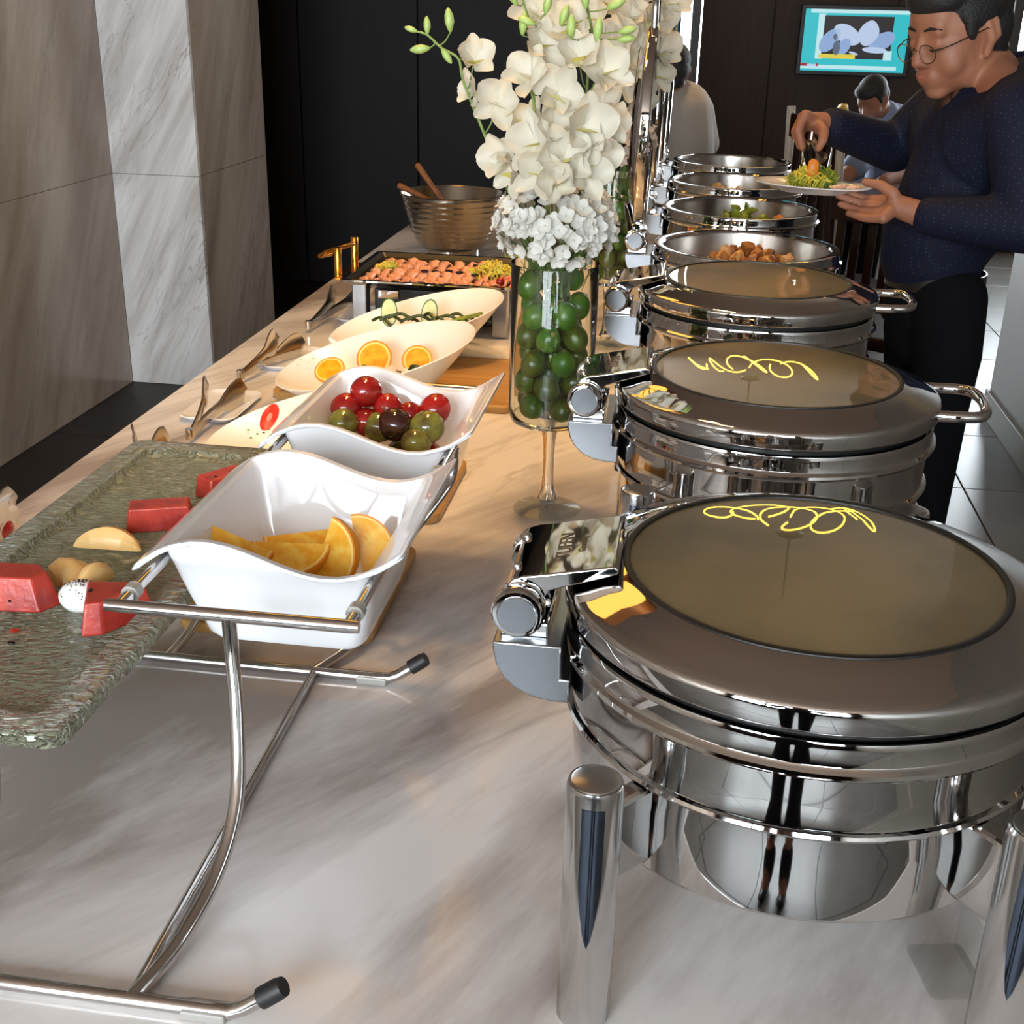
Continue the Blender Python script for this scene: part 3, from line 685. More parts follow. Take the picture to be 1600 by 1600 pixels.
M_CUCP = pmat('cucumber_peel', srgb(60, 98, 34), .3)
def cucumber(label, u, v, y, nrm, roll):
    o = thing('cucumber_slice', label, 'cucumber', at(u, v, y), 0, 'cucumber slices in the salad bowl'); o.rotation_euler = (frame(nrm) @ Matrix.Rotation(roll, 3, 'Z')).to_euler(); o.scale = (1, 1.75, 1)
    G().lathe([(.0165, -.0018), (.0165, .0018)], 28).build('flesh', M_CUC, o, smooth=30); G().lathe([(.0166, -.0019), (.0185, -.0015), (.0185, .0015), (.0166, .0019)], 28, closed=True).build('peel', M_CUCP, o, smooth=30)
cucumber('cucumber slice standing at the left in its salad bowl', 608, 488, 2.60, (.05, -.93, .3), .05)
cucumber('cucumber slice standing at the right in its salad bowl', 671, 490, 2.61, (.05, -.93, .3), -.1)
M_GREENS = pmat('dark_greens', srgb(34, 46, 20), .4, noise=(srgb(74, 92, 36), 60, .4, .65))
M_LIGHTG = pmat('light_greens', srgb(150, 166, 60), .4, noise=(srgb(96, 124, 40), 50, .4, .65), Subsurface_Weight=.1)
rnd = random.Random(12)
def strand(label, pts, r, m, grp): return tag(G().tube(spline(pts, 5), r, 8).build('green_strand', m), label, 'greens', grp)
for k in range(11):
    x = -.66 + .02 * k + rnd.uniform(-.01, .01); y = 2.545 + rnd.uniform(-.03, .03); z = T + .030 + rnd.uniform(0, .012) + max(0, (x + .58)) * .1
    a = rnd.uniform(-1, 1); d = Vector((cos(a), sin(a) * .5, 0)) * .03
    c0 = at(596 + 15 * k, 503 - (k % 3) * 3, 2.585)
    strand(ORD[k] + ' dark green strand from the left below the cucumber slices', [c0 - d, c0 + Vector((0, 0, .010)), c0 + d + Vector((0, 0, -.004))], .0036, M_GREENS, 'greens in the cucumber bowl')
for k in range(3): strand('pale green stalk at the right of the cucumber bowl', [at(700 + 9 * k, 505 - 2 * k, 2.58), at(716 + 9 * k, 499 - 2 * k, 2.58), at(735 + 9 * k, 494 - 2 * k, 2.57)], .004, M_LIGHTG, 'pale stalks in the cucumber bowl')
M_PRAWN = pmat('pale_shellfish', srgb(240, 214, 190), .3, noise=(srgb(226, 160, 130), 60, .5, .7))
for k in range(10):
    p = at(545 + 13 * k, 586 - (k % 3) * 4, 2.20)
    if k % 2: tag(G().ell((0, 0, 0), (.013, .009, .008), 10, 7, jit=.25, rnd=rnd).build('seafood_piece', M_PRAWN), ORD[k // 2] + ' pale pink seafood piece from the left among the orange slices', 'seafood', 'seafood in the orange bowl').location = p
    else: tag(G().ell((0, 0, 0), (.014, .008, .009), 9, 6, jit=.5, rnd=rnd).build('parsley_sprig', M_GREENS), ORD[k // 2] + ' small green herb sprig from the left among the orange slices', 'herb', 'herbs in the orange bowl').location = p
M_STRAW = pmat('strawberry_flesh', srgb(226, 54, 34), .25, noise=(srgb(244, 130, 100), 40, .5, .72))
so = thing('strawberry_slice', 'strawberry slice on the white salad bowl wall', 'strawberry', at(421, 652, 1.80)); so.rotation_euler = (frame((.35, -.75, .55)) @ Matrix.Rotation(R(-32), 3, 'Z')).to_euler(); so.scale = (.62, 1.25, 1)
G().lathe([(.0195, -.0015), (.020, 0), (.0195, .0015)], 24).build('flesh', M_STRAW, so); G().lathe([(.0065, .0012), (.0050, .0020)], 16).build('pale_core', pmat('strawberry_core', srgb(238, 150, 122), .3), so)
for k, (u, v) in enumerate(((388, 672), (395, 668), (402, 678), (412, 676), (392, 684), (420, 671))):
    tag(G().ell((0, 0, 0), (.003, .002, .0012), 8, 5).build('dried_herb_flake', M_GREENS), 'dark herb flake in the strawberry bowl', 'herb', 'herb flakes in the strawberry bowl').location = atz(u, v, BZ + .038)
for k, (u, v) in enumerate(((470, 562), (483, 566), (466, 570), (490, 560), (480, 575))):
    tag(G().ell((0, 0, 0), (.003, .002, .0012), 8, 5).build('dried_herb_flake', M_PRAWN), 'crumb at the left wall of the orange salad bowl', 'crumb', 'crumbs in the orange salad bowl').location = atz(u, v, BZ + .062)

# ------------------------------------------------------------------ tong plates and tongs
M_TONG = pmat('tong_steel', (.55, .50, .44, 1), .16, 1.0)
def small_plate(label, cx, cy, hx=.055, hy=.095):
    o = thing('tong_plate', label, 'plate', (cx, cy, T), 0, 'small white tong plates')
    L = [rrect(hx - .014, hy - .014, .02, 0), rrect(hx - .010, hy - .010, .02, .002), rrect(hx, hy, .026, .010), rrect(hx - .002, hy - .002, .025, .0115), rrect(hx - .012, hy - .012, .02, .006), rrect(hx - .02, hy - .02, .016, .005)]
    G().loops(L, True, True).build('plate_body', M_CERAMIC, o, smooth=50)
small_plate('small white plate under the tongs beside the strawberry bowl', -.868, 2.143)
small_plate('small white plate behind the glass tray under tongs', -.872, 1.78)
small_plate('small white plate under the tongs beside the orange slice bowl', -.845, 2.50, .05, .09)
small_plate('small white plate under the tongs in front of the black griddle', -.80, 2.93, .05, .08)
small_plate('small white plate cut off at the left edge', -.915, 1.36, .05, .09)
def tongs(label, hinge, tips):
    o = thing('serving_tongs', label, 'tongs', hinge, 0, 'steel serving tongs')
    for tip in tips:
        d = Vector(tip) - Vector(hinge); n = 18; L = []; side = d.cross(Vector((0, 0, 1))).normalized(); up = side.cross(d).normalized()
        for i in range(n + 1):
            t = i / n; w = .0085 + .004 * t if t < .6 else .0109 + .0165 * sin(min(1, (t - .6) / .28) * pi / 2)
            if t > .9: w *= sqrt(max(.05, 1 - ((t - .9) / .105) ** 2))
            bow = sin(pi * t) * .006; th = .0016; c = d * t + side * bow * (1 if tip is tips[0] else -1)
            cup = .004 if t > .6 else .0025
            L.append([c + up * w + side * th, c + side * (th + cup), c - up * w + side * th, c - up * w - side * th, c - side * (th - cup), c + up * w - side * th])
        G().loops(L, True, True).build('tong_arm', M_TONG, o, smooth=50)
    G().tube([Vector((0, 0, -.006)), Vector((0, 0, .012))], .008, 14).build('tong_hinge', M_TONG, o)
tongs('steel serving tongs standing open beside the strawberry salad bowl', atz(297, 680, T + .018), [atz(322, 600, T + .065), atz(382, 606, T + .035)])
tongs('steel serving tongs beside the orange slice salad bowl', atz(376, 587, T + .018), [atz(433, 526, T + .065), atz(474, 534, T + .035)])
tongs('dark steel serving tongs beside the cucumber salad bowl', atz(482, 509, T + .016), [atz(523, 457, T + .060), atz(580, 452, T + .035)])
tongs('steel serving tongs mostly hidden behind the glass tray', Vector((-.85, 1.70, T + .018)), [atz(207, 676, T + .06), atz(262, 682, T + .045)])
tongs('steel serving tongs cut off at the left edge', Vector((-.93, 1.26, T + .018)), [atz(22, 775, T + .05), atz(26, 800, T + .03)])

# ------------------------------------------------------------------ griddle of salmon
M_BLKPLATE = pmat('black_griddle', (.012, .011, .011, 1), .3)
M_GOLD = pmat('brass', srgb(226, 160, 62), .18, 1.0)
gr = thing('salmon_griddle', 'rectangular black tray on a steel warmer with brass handle, full of salmon', 'food warmer', (-.600, 2.935, T))
GZ = .130
L = [rrect(.190, .170, .012, GZ - .012), rrect(.206, .186, .014, GZ - .002), rrect(.206, .186, .014, GZ + .002), rrect(.194, .174, .012, GZ + .002)]
G().loops(L, True, False).build('tray_rim', M_CHROME, gr, smooth=30)
G().loops([rrect(.194, .174, .012, GZ + .0018), rrect(.186, .166, .010, GZ - .008), rrect(.05, .05, .01, GZ - .008)], False, True).build('tray_plate', M_BLKPLATE, gr, smooth=30)
for sx in (-.17, .17):
    for sy in (-.12, .13): G().box((sx, sy, (GZ - .012) / 2), (.036, .036, GZ - .014)).build('leg', M_HINGE, gr, smooth=0, bevel=.003)
G().box((0, .02, .055), (.29, .22, .08)).build('heater_box', M_GASKET, gr, smooth=0, bevel=.004)
G().box((-.09, -.165, GZ - .03), (.05, .02, .02)).build('control_panel', M_CHROME, gr, smooth=0, bevel=.002)
for sy in (-.13, .02): G().lathe([(.009, 0), (.009, .068), (.0075, .070)], 16, (-.222, sy, GZ - .004)).build('handle_post', M_GOLD, gr)
G().tube([(-.222, .02, GZ + .05), (-.235, -.05, GZ + .052), (-.262, -.10, GZ + .046), (-.278, -.09, GZ + .036), (-.27, -.03, GZ + .03)], .006, 12).build('handle_bar', M_GOLD, gr)
G().box((-.212, -.055, GZ - .004), (.03, .19, .008)).build('handle_foot', M_GOLD, gr, smooth=0, bevel=.002)
M_SALMON = pmat('salmon', srgb(214, 134, 92), .25, noise=(srgb(232, 172, 134), 60, .4, .7), Subsurface_Weight=.15)
rnd = random.Random(3)
def salmon_mesh(seed):
    r = random.Random(seed); ph = r.random() * 6; g = G()
    def f(u, v):
        return Vector(((u - .5) * .060, (v - .5) * .030 + .004 * sin(u * 9 + ph), .006 + .006 * sin(u * 15 + ph) * (1 - .4 * v) + .003 * sin(v * 5)))
    g.sheet(f, 18, 3); return g.mesh('salmon_slice', M_SALMON, 60)
SM = [salmon_mesh(i) for i in range(4)]
for row in range(3):
    for k in range(12):
        if row == 2 and k > 8: continue
        o = link('salmon_slice', SM[(k + row) % 4], None, solid=.003); o.location = (-.745 + .029 * k + rnd.uniform(-.004, .004), 2.815 + .065 * row + rnd.uniform(-.006, .006), T + GZ - .004 + .0012 * (k % 3)); o.rotation_euler = (R(rnd.uniform(-12, 25)), R(-16), R(62 + rnd.uniform(-16, 16)))
        tag(o, ORD[k] + ' wavy salmon slice from the left in the ' + ('front', 'middle', 'back')[row] + ' row of the black tray', 'salmon slice', ('front salmon row', 'middle salmon row', 'back salmon row')[row])
M_OLIVE = pmat('black_olive', (.02, .012, .014, 1), .2)
for k in range(9):
    tag(G().lathe([(.004, -.003), (.0085, -.0025), (.0095, 0), (.0085, .0025), (.004, .003)], 14, closed=True).build('olive_ring', M_OLIVE), ORD[k] + ' black olive ring from the left on the salmon slices', 'olive', 'olive rings on the salmon').location = (-.62 + .03 * k + rnd.uniform(-.01, .01), 2.82 + rnd.uniform(0, .05), T + GZ + .014)
M_FRISEE = pmat('yellow_frisee', srgb(226, 196, 70), .4, noise=(srgb(190, 190, 70), 40, .4, .6), Subsurface_Weight=.15)
def frisee(label, loc, n, rad, h, m, name='frisee_clump', grp=None):
    r = random.Random(int(loc[0] * 1000)); g = G()
    for k in range(n):
        a = r.random() * 6.28; q = r.random() ** .6 * rad; b = Vector((q * cos(a), q * sin(a), 0)); l = h * (1 - .6 * q / rad); c = r.random() * 6.28
        g.tube(spline([b, b + Vector((.006 * cos(c), .006 * sin(c), l * .5)), b + Vector((.012 * cos(c + 1), .012 * sin(c + 1), l)), b + Vector((.018 * cos(c + 2), .018 * sin(c + 2), l * .8))], 3), [.0016] * 9 + [.0022], 5)
    o = g.build(name, m); o.location = loc; return tag(o, label, 'salad', grp)
frisee('large yellow frisee clump on the salmon at the right', (-.455, 2.86, T + GZ), 90, .05, .045, M_FRISEE)
frisee('small yellow frisee tuft on the salmon at the left', (-.715, 2.88, T + GZ), 40, .022, .026, M_FRISEE)
for k, (x, y) in enumerate(((-.41, 2.83), (-.43, 2.80), (-.40, 2.87))):
    tag(G().ell((0, 0, 0), .011, 14, 10).build('cherry_tomato', M_TOM if k else M_STRAW), ('bright red tomato half right of the frisee', 'dark red tomato half below the frisee', 'dark red tomato half behind the frisee')[k], 'tomato').location = (x, y, T + GZ + .006)

# ------------------------------------------------------------------ ribbed steel bowl with wooden spoons, salad plates
M_RIBST = pmat('ribbed_steel', (.36, .32, .27, 1), .2, 1.0)
sb = thing('ribbed_steel_bowl', 'large ribbed stainless steel salad bowl with wooden spoons', 'bowl', (-.735, 3.78, T + .03))
prof = [(.02, 0), (.092, 0)]
for k in range(60):
    t = k / 59; r = .095 + .063 * t ** .6; prof.append((r + .0016 * abs(sin(t * pi * 9)), .004 + .158 * t))
prof += [(.164, .164), (.1645, .167), (.160, .168), (.156, .160), (.140, .09), (.095, .012), (.01, .008)]
G().lathe(prof, 64).build('bowl_body', M_RIBST, sb, smooth=50)
G().lathe([(.075, -.030), (.085, -.028), (.085, -.002), (.07, 0)], 40).build('bowl_foot', M_RIBST, sb)
for k, (a, b, lab) in enumerate([(at(651, 256, 3.78), Vector((-.71, 3.76, T + .10)), 'long wooden spoon handle rising from the ribbed steel bowl'), (at(622, 289, 3.75), Vector((-.70, 3.75, T + .13)), 'short wooden spoon handle leaning left over the ribbed bowl rim')]):
    o = thing('wooden_spoon', lab, 'spoon', b); d = a - b
    G().tube([Vector((0, 0, 0)), d * .5, d * .97, d], [.0075, .008, .0095, .007], 12).build('handle', M_SPOON, o)
    G().ell(-d.normalized() * .03, (.022, .022, .03), 12, 8).build('spoon_head', M_SPOON, o)
def oval_plate(label, c, hx, hy):
    o = thing('salad_plate', label, 'plate', c, 0, 'salad plates behind the griddle'); g = G(); n = 40
    ring = lambda k, z: [Vector((hx * k * cos(2 * pi * i / n), hy * k * sin(2 * pi * i / n), z + .022 * k * k * max(0, sin(2 * pi * i / n)))) for i in range(n)]
    G().loops([ring(.6, 0), ring(.65, .001), ring(1, .028), ring(.985, .031), ring(.65, .006), ring(.3, .005)], True, True).build('plate_body', M_CERAMICW, o, smooth=50)
    return o
P1 = Vector((-.615, 3.31, T)); P2 = Vector((-.47, 3.30, T))
oval_plate('white salad plate of dark red lettuce behind the griddle', P1, .085, .085); oval_plate('white salad plate of green lettuce behind the griddle', P2, .078, .08)
M_REDL = pmat('red_lettuce', srgb(44, 18, 22), .4, noise=(srgb(70, 26, 30), 40, .4, .65))
M_GRNL = pmat('green_lettuce', srgb(132, 160, 40), .4, noise=(srgb(176, 186, 72), 40, .4, .65), Subsurface_Weight=.15)
def lettuce(label, loc, n, rad, h, m, seed, grp):
    r = random.Random(seed)
    for k in range(n):
        a = r.random() * 6.28; tilt = r.uniform(.2, 1.0); w = r.uniform(.7, 1.2) * rad
        def f(u, v, a=a, tilt=tilt, w=w, ph=r.random() * 6):
            rr_ = w * u; s = (v - .5) * 2; hh = h * u * (1.1 - tilt * .6) + .010 * u * sin(v * 19 + ph) + .004
            d = rr_ * (.35 + tilt * .5); return Vector((d * cos(a) - s * w * .55 * (u ** .7) * sin(a), d * sin(a) + s * w * .55 * (u ** .7) * cos(a), hh))
        o = G().sheet(f, 6, 18).build('lettuce_leaf', m, None, smooth=70, solid=.001); o.location = loc; tag(o, label, 'lettuce', grp)
lettuce('dark red lettuce leaf on the left salad plate', P1 + Vector((.01, .0, .006)), 8, .06, .075, M_REDL, 1, 'red lettuce leaves'); lettuce('bright green lettuce leaf on the right salad plate', P2 + Vector((-.005, 0, .006)), 9, .06, .095, M_GRNL, 2, 'green lettuce leaves')

# ------------------------------------------------------------------ glass vases of limes
M_GLASS = pmat('clear_glass', (.95, .98, .96, 1), .0, Transmission_Weight=1.0, IOR=1.45)
M_FOOTGL = pane_mat('thin_glass', (.93, .95, .94, 1), 1.35)
M_LIME = pmat('lime_skin', srgb(58, 112, 26), .25, noise=(srgb(92, 122, 36), 40, .4, .7), bump=(260, .2, .001))
M_LIME2 = pmat('lime_skin_lower', srgb(92, 108, 30), .28, noise=(srgb(64, 86, 20), 40, .4, .7), bump=(260, .2, .001))  # yellower, darker skin used only in the lower layers
M_LIMETIP = pmat('lime_tip', srgb(120, 118, 50), .6)
def make_vase():
    o = thing('glass_vase', 'x', 'vase')
    G().lathe([(.058, .1485), (.0605, .151), (.0625, .158), (.0635, .170), (.0645, .386), (.0638, .388), (.0634, .3865), (.0624, .172), (.0610, .162), (.0577, .1565), (.030, .1545), (.002, .154), (.002, .1465), (.02, .1470)], 64, closed=True).build('vase_bowl', M_GLASS, o)
    G().lathe([(.0185, .147), (.0135, .136), (.0098, .115), (.0085, .09), (.0088, .06), (.0105, .036), (.0145, .028), (.0165, .022), (.013, .0165), (.011, .0125)], 32).build('vase_stem', M_GLASS, o)
    G().lathe([(.050, .0), (.0525, .001), (.0525, .0028), (.035, .0060), (.0125, .0125), (.002, .0125), (.002, 0)], 56, closed=True).build('vase_foot', M_FOOTGL, o)
    return o
V1 = Vector((-.190, 1.760, T)); V2 = Vector((-.178, 2.800, T))
va = make_vase(); va.location = V1; tag(va, 'stemmed glass vase of limes and white flowers, nearer the camera', 'vase', 'lime vases with flowers')
va.location.z += .0012; vb = copy_tree(va); vb.location = V2 + Vector((0, 0, .0012)); tag(vb, 'stemmed glass vase of limes behind the nearer vase, mostly hidden', 'vase', 'lime vases with flowers')
def make_lime(m):
    o = thing('lime', 'x', 'lime'); G().ell((0, 0, 0), (.0188, .0188, .0205), 20, 14).build('lime_body', m, o); G().ell((0, 0, .0200), (.0045, .0045, .003), 10, 6).build('lime_tip', M_LIMETIP, o); return o
limes = [make_lime(M_LIME), make_lime(M_LIME2)]; lu = [0, 0]; rnd = random.Random(21)
for vi, V in enumerate((V1, V2)):
    for lay in range(6):
        for k in range(6 if lay < 5 else 3):
            w = 0 if lay >= 4 else (1 if (k + lay) % 3 else 0)
            o = limes[w] if lu[w] == 0 else copy_tree(limes[w]); lu[w] = 1
            a = 2 * pi * (k + .5 * (lay % 2)) / 5 + .25
            q = .0382 if k < 5 else 0
            o.location = V + Vector((q * cos(a), q * sin(a), .176 + .0345 * lay + rnd.uniform(-.003, .003))); o.rotation_euler = (rnd.uniform(-1, 1), rnd.uniform(-1, 1), rnd.random() * 6)
            side = 'centre' if k == 5 else ('left' if cos(a) < -.5 else 'right' if cos(a) > .5 else 'middle') + (' front' if sin(a) < 0 else ' back'); lab = 'lime in layer ' + ('one', 'two', 'three', 'four', 'five', 'six')[lay] + ' from the bottom, ' + side + ', of the ' + ('nearer' if vi == 0 else 'farther') + ' glass vase'
            tag(o, lab, 'lime', ('top limes of the nearer vase' if lay >= 4 else 'limes in the nearer vase') if vi == 0 else 'limes in the farther vase')

# ------------------------------------------------------------------ flowers
def petal_mat(name, c1, c2, tr):
    m = bpy.data.materials.new(name); m.use_nodes = True; nt = m.node_tree; b = nt.nodes['Principled BSDF']; out = nt.nodes['Material Output']
    tc = nt.nodes.new('ShaderNodeTexCoord'); n = nt.nodes.new('ShaderNodeTexNoise'); n.inputs['Scale'].default_value = 30
    r = ramp(nt, [(.35, c1), (.7, c2)]); nt.links.new(tc.outputs['Object'], n.inputs['Vector']); nt.links.new(n.outputs['Fac'], r.inputs['Fac']); nt.links.new(r.outputs['Color'], b.inputs['Base Color']); b.inputs['Roughness'].default_value = .55
    t = nt.nodes.new('ShaderNodeBsdfTranslucent'); nt.links.new(r.outputs['Color'], t.inputs['Color']); mx = nt.nodes.new('ShaderNodeMixShader'); mx.inputs[0].default_value = tr
    nt.links.new(b.outputs[0], mx.inputs[1]); nt.links.new(t.outputs[0], mx.inputs[2]); nt.links.new(mx.outputs[0], out.inputs['Surface']); return m
M_PETAL = petal_mat('orchid_petal', srgb(226, 221, 206), srgb(214, 208, 190), .3)
M_FLORET = petal_mat('small_blossom', srgb(220, 219, 212), srgb(206, 204, 196), .25)
M_FLORETP = petal_mat('cream_blossom', srgb(226, 214, 204), srgb(214, 200, 188), .25)
M_LIP = pmat('orchid_lip', srgb(224, 216, 120), .5)
M_STEM = pmat('orchid_stem', srgb(96, 122, 58), .5, noise=(srgb(128, 146, 78), 60, .4, .6))
M_BUD = pmat('orchid_bud', srgb(142, 170, 86), .45, noise=(srgb(182, 196, 120), 50, .4, .65))
def petal(l, w, cup, name):
    def f(u, v):
        s = (v - .5) * 2; ww = w * sin(pi * min(.985, u * .86 + .12)) ** .62 * (.25 + .75 * min(1, u * 2.2))
        return Vector((s * ww, l * u, cup * (u ** 1.6) * l - .35 * w * s * s * sin(pi * u) * -1 + .0015 * sin(6 * u + 3 * s)))
    return G().sheet(f, 9, 6).mesh(name, M_PETAL, 80)
PW = petal(.040, .0205, .22, 'petal'); PN = petal(.041, .0135, .30, 'petal')
LIP = G().sheet(lambda u, v: Vector((.006 * cos((v - .5) * 3.6) * (.6 + u), .0, 0)) + Vector((.008 * sin((v - .5) * 3.6) * (.6 + .8 * u), -.004 - .003 * u, .004 + .016 * u)), 5, 8).mesh('flower_centre', M_LIP, 80)
BUDM = G().tube([(0, 0, 0), (0, 0, .003), (0, 0, .010), (0, 0, .017), (0, 0, .0225), (0, 0, .0245)], [.0012, .0030, .0052, .0048, .0024, .0006], 10).mesh('bud', M_BUD, 80)
rnd = random.Random(5)
def spray(label, grp, stem_pts, flowers, buds, r=.0021):
    """one orchid spray: stem points, flowers (position, facing, scale), buds (position, direction, scale)"""
    o = thing('orchid_spray', label, 'orchid', stem_pts[0], 0, grp); B = Vector(stem_pts[0]); path = [p - B for p in spline(stem_pts, 6)]; n = len(path)
    G().tube(path, [r * (1.15 - .5 * i / n) for i in range(n)], 8).build('stem', M_STEM, o)
    for p, d, s in flowers:
        p = Vector(p) - B; q = min(path, key=lambda a: (a - (p - Vector((0, 0, .035)))).length); d = Vector(d).normalized()
        back = p - d * .008 * s
        G().tube(spline([q, (q + back) / 2 + Vector((0, 0, -.006)) - d * .006, back], 4), .0011, 6).build('flower_stalk', M_STEM, o)
        fl = link('blossom', LIP, o); rot = (frame(d) @ Matrix.Rotation(rnd.uniform(-.5, .5), 3, 'Z')).to_euler(); s *= .88; fl.matrix_local = Matrix.LocRotScale(p, rot, (s, s, s))
        for k in range(5):
            a = 2 * pi * k / 5; wide = k in (1, 4); pt = link('petal', PW if wide else PN, fl)
            tilt = rnd.uniform(.05, .75)
            pt.matrix_local = Matrix.Rotation(a, 4, 'Z') @ Matrix.Rotation(tilt, 4, 'X') @ Matrix.Scale(rnd.uniform(.9, 1.12), 4)
    for p, d, s in buds:
        p = Vector(p) - B; d = Vector(d).normalized(); q = min(path, key=lambda a: (a - p).length)
        b = link('bud', BUDM, o); b.matrix_local = Matrix.LocRotScale(p, frame(d).to_euler(), (s, s, s))
        if (q - p).length > .003: G().tube(spline([q, (q + p) / 2 - d * .003, p], 3), .0010, 6).build('bud_stalk', M_STEM, o)
    return o
def fdir(a, e, b=-.75):
    return Vector((a, b, e))
VY = V1.y
def A(u, v, dy=0): return at(u, v, VY + dy)
base1 = lambda dx, dy: V1 + Vector((dx, dy, .33))
G1 = 'orchid sprays in the nearer vase'
spray('orchid spray arching far left with green buds at its tip', G1, [base1(-.01, -.01), A(826, 360, -.02), A(790, 290, -.03), A(757, 210, -.03), A(725, 130, -.03), A(716, 92, -.03), A(690, 75, -.03), A(668, 55, -.03), A(650, 49, -.03)],
      [(A(740, 98, -.03), fdir(.2, .45), 1.0), (A(778, 160, -.035), fdir(.15, .15), 1.15), (A(742, 142, -.02), fdir(-.6, .1), .85), (A(790, 245, -.04), fdir(-.35, .1), 1.05)],
      [(A(652, 49, -.03), (-.9, 0, .25), .75), (A(668, 54, -.03), (-.05, 0, 1), .95), (A(704, 50, -.03), (-.12, 0, 1), 1.25), (A(672, 75, -.03), (-1, 0, -.12), 1.15), (A(690, 76, -.03), (.6, 0, -.8), .95), (A(730, 88, -.02), (.3, 0, .4), .9)])
spray('orchid spray of the nearer vase rising upright past the top edge', G1, [base1(0, 0), A(856, 330, -.03), A(846, 240, -.03), A(832, 150, -.03), A(824, 90, -.03), A(836, 60, -.03), A(820, 10, -.03), A(812, -30, -.03)],
      [(A(828, 120, -.045), fdir(-.25, .4), 1.2), (A(846, 70, -.02), fdir(.2, .3), 1.25), (A(830, 190, -.02), fdir(-.4, .2), 1.1), (A(838, 225, -.06), fdir(-.3, .3), 1.15), (A(805, 265, -.05), fdir(-.5, -.05), 1.1), (A(840, 20, 0), fdir(-.1, .3), 1.2)],
      [(A(816, 55, -.04), (.1, 0, 1), 1.2), (A(808, 8, -.04), (-.5, 0, .8), 1.2), (A(852, 22, -.04), (.2, 0, .9), 1.1), (A(836, 38, -.045), (-.9, 0, .3), 1.0)])
spray('orchid spray of the nearer vase leaning right with a high tip', G1, [base1(.01, 0), A(884, 320, -.02), A(902, 240, -.03), A(915, 160, -.03), A(920, 100, -.03), A(926, 60, -.03), A(918, 10, -.03), A(915, -30, -.03)],
      [(A(872, 145, -.05), fdir(.1, .05), 1.25), (A(868, 200, -.05), fdir(.15, .2), 1.2), (A(912, 195, -.06), fdir(.25, .05), 1.3), (A(880, 245, -.07), fdir(.1, .1), 1.3), (A(905, 95, -.04), fdir(.0, .5), 1.15), (A(942, 110, -.04), fdir(.4, .25), 1.15), (A(890, 50, -.02), fdir(-.1, .4), 1.2)],
      [(A(892, 60, -.05), (0, 0, 1), 1.2), (A(932, 66, -.05), (.1, 0, 1), 1.25), (A(916, 14, -.05), (-.15, 0, 1), 1.25), (A(948, 14, -.05), (.8, 0, .4), 1.1), (A(966, 50, -.05), (.9, 0, .2), 1.0), (A(964, 62, -.05), (.9, 0, .1), 1.0), (A(876, 40, -.05), (.3, 0, .9), 1.1)])
spray('orchid spray of the nearer vase spreading right above the small blossoms', G1, [base1(.02, .01), A(905, 320, 0), A(925, 270, -.01), A(938, 225, -.02), A(948, 195, -.02)],
      [(A(948, 190, -.03), fdir(.5, .1), 1.05), (A(928, 245, -.05), fdir(.45, -.1), 1.2), (A(915, 268, -.07), fdir(.3, .1), 1.1), (A(845, 268, -.075), fdir(-.1, .15), 1.15), (A(870, 285, -.08), fdir(.05, .2), 1.05)], [])

# small filler blossoms around the vase mouth
FLO = []
for fm in (M_FLORET, M_FLORETP):
    g = G()
    for k in range(4):
        a = pi / 2 * k + .3
        def f(u, v, a=a):
            s = (v - .5) * 2; rr_ = .0012 + .0105 * u; ww = .0062 * sin(pi * min(1, u * .8 + .12)); x = rr_; y = s * ww; z = .004 * u * u + .0016 * abs(s) * u
            return Vector((x * cos(a) - y * sin(a), x * sin(a) + y * cos(a), z))
        g.sheet(f, 4, 4)
    g.ell((0, 0, .001), (.0017, .0017, .0013), 6, 4); FLO.append(g.mesh('floret', fm, 80))
M_SPRIG = pmat('sprig_stem', srgb(84, 106, 52), .6)
def filler(V, label_fn, grp, n, R_, zc, mesh, seed, per=10):
    r = random.Random(seed)
    for k in range(n):
        ph = 2 * pi * (k * .382); ct = 1 - 1.52 * (k + .5) / n; st = sqrt(max(0, 1 - ct * ct)); d = Vector((st * cos(ph), st * sin(ph), ct))
        base = V + Vector((.02 * cos(ph), .02 * sin(ph), .36)); tip = V + Vector((0, 0, zc)) + Vector((d.x * R_[0], d.y * R_[0], d.z * R_[1]))
        o = thing('blossom_sprig', label_fn(d), 'filler flower', base, 0, grp(d)); 
        G().tube(spline([Vector((0, 0, 0)), (tip - base) * .5 + Vector((0, 0, .012)), tip - base], 4), .0012, 6).build('stem', M_SPRIG, o)
        for j in range(per):
            e = (d + Vector((r.uniform(-1, 1), r.uniform(-1, 1), r.uniform(-1, 1))) * .55).normalized(); c = Vector((0, 0, zc)) + V - base + Vector((e.x * R_[0], e.y * R_[0], e.z * R_[1])) * r.uniform(.86, 1.04)
            f = link('floret', mesh, o); s = r.uniform(.9, 1.25); f.matrix_local = Matrix.LocRotScale(c, (frame(e + Vector((0, 0, .15))) @ Matrix.Rotation(r.random() * 6, 3, 'Z')).to_euler(), (s, s, s))
where = lambda d: ('top' if d.z > .6 else 'upper' if d.z > .2 else 'lower' if d.z > -.1 else 'lowest') + ('' if d.z > .9 else ' left' if d.x < -.3 else ' right' if d.x > .3 else ' middle') + (' front' if d.y < -.35 else ' back' if d.y > .35 else '')
filler(V1, lambda d: 'sprig of tiny white blossoms, ' + where(d) + ' of the cluster on the nearer vase', lambda d: 'upper white sprigs' if d.z > 0 else 'drooping white sprigs', 32, (.086, .062), .444, FLO[0], 3, 9)
filler(V2, lambda d: 'sprig of tiny cream blossoms, ' + where(d) + ' of the farther cluster', lambda d: 'cream sprigs in the farther vase', 16, (.085, .062), .465, FLO[1], 8, 9)
mg = G(); r = random.Random(2)
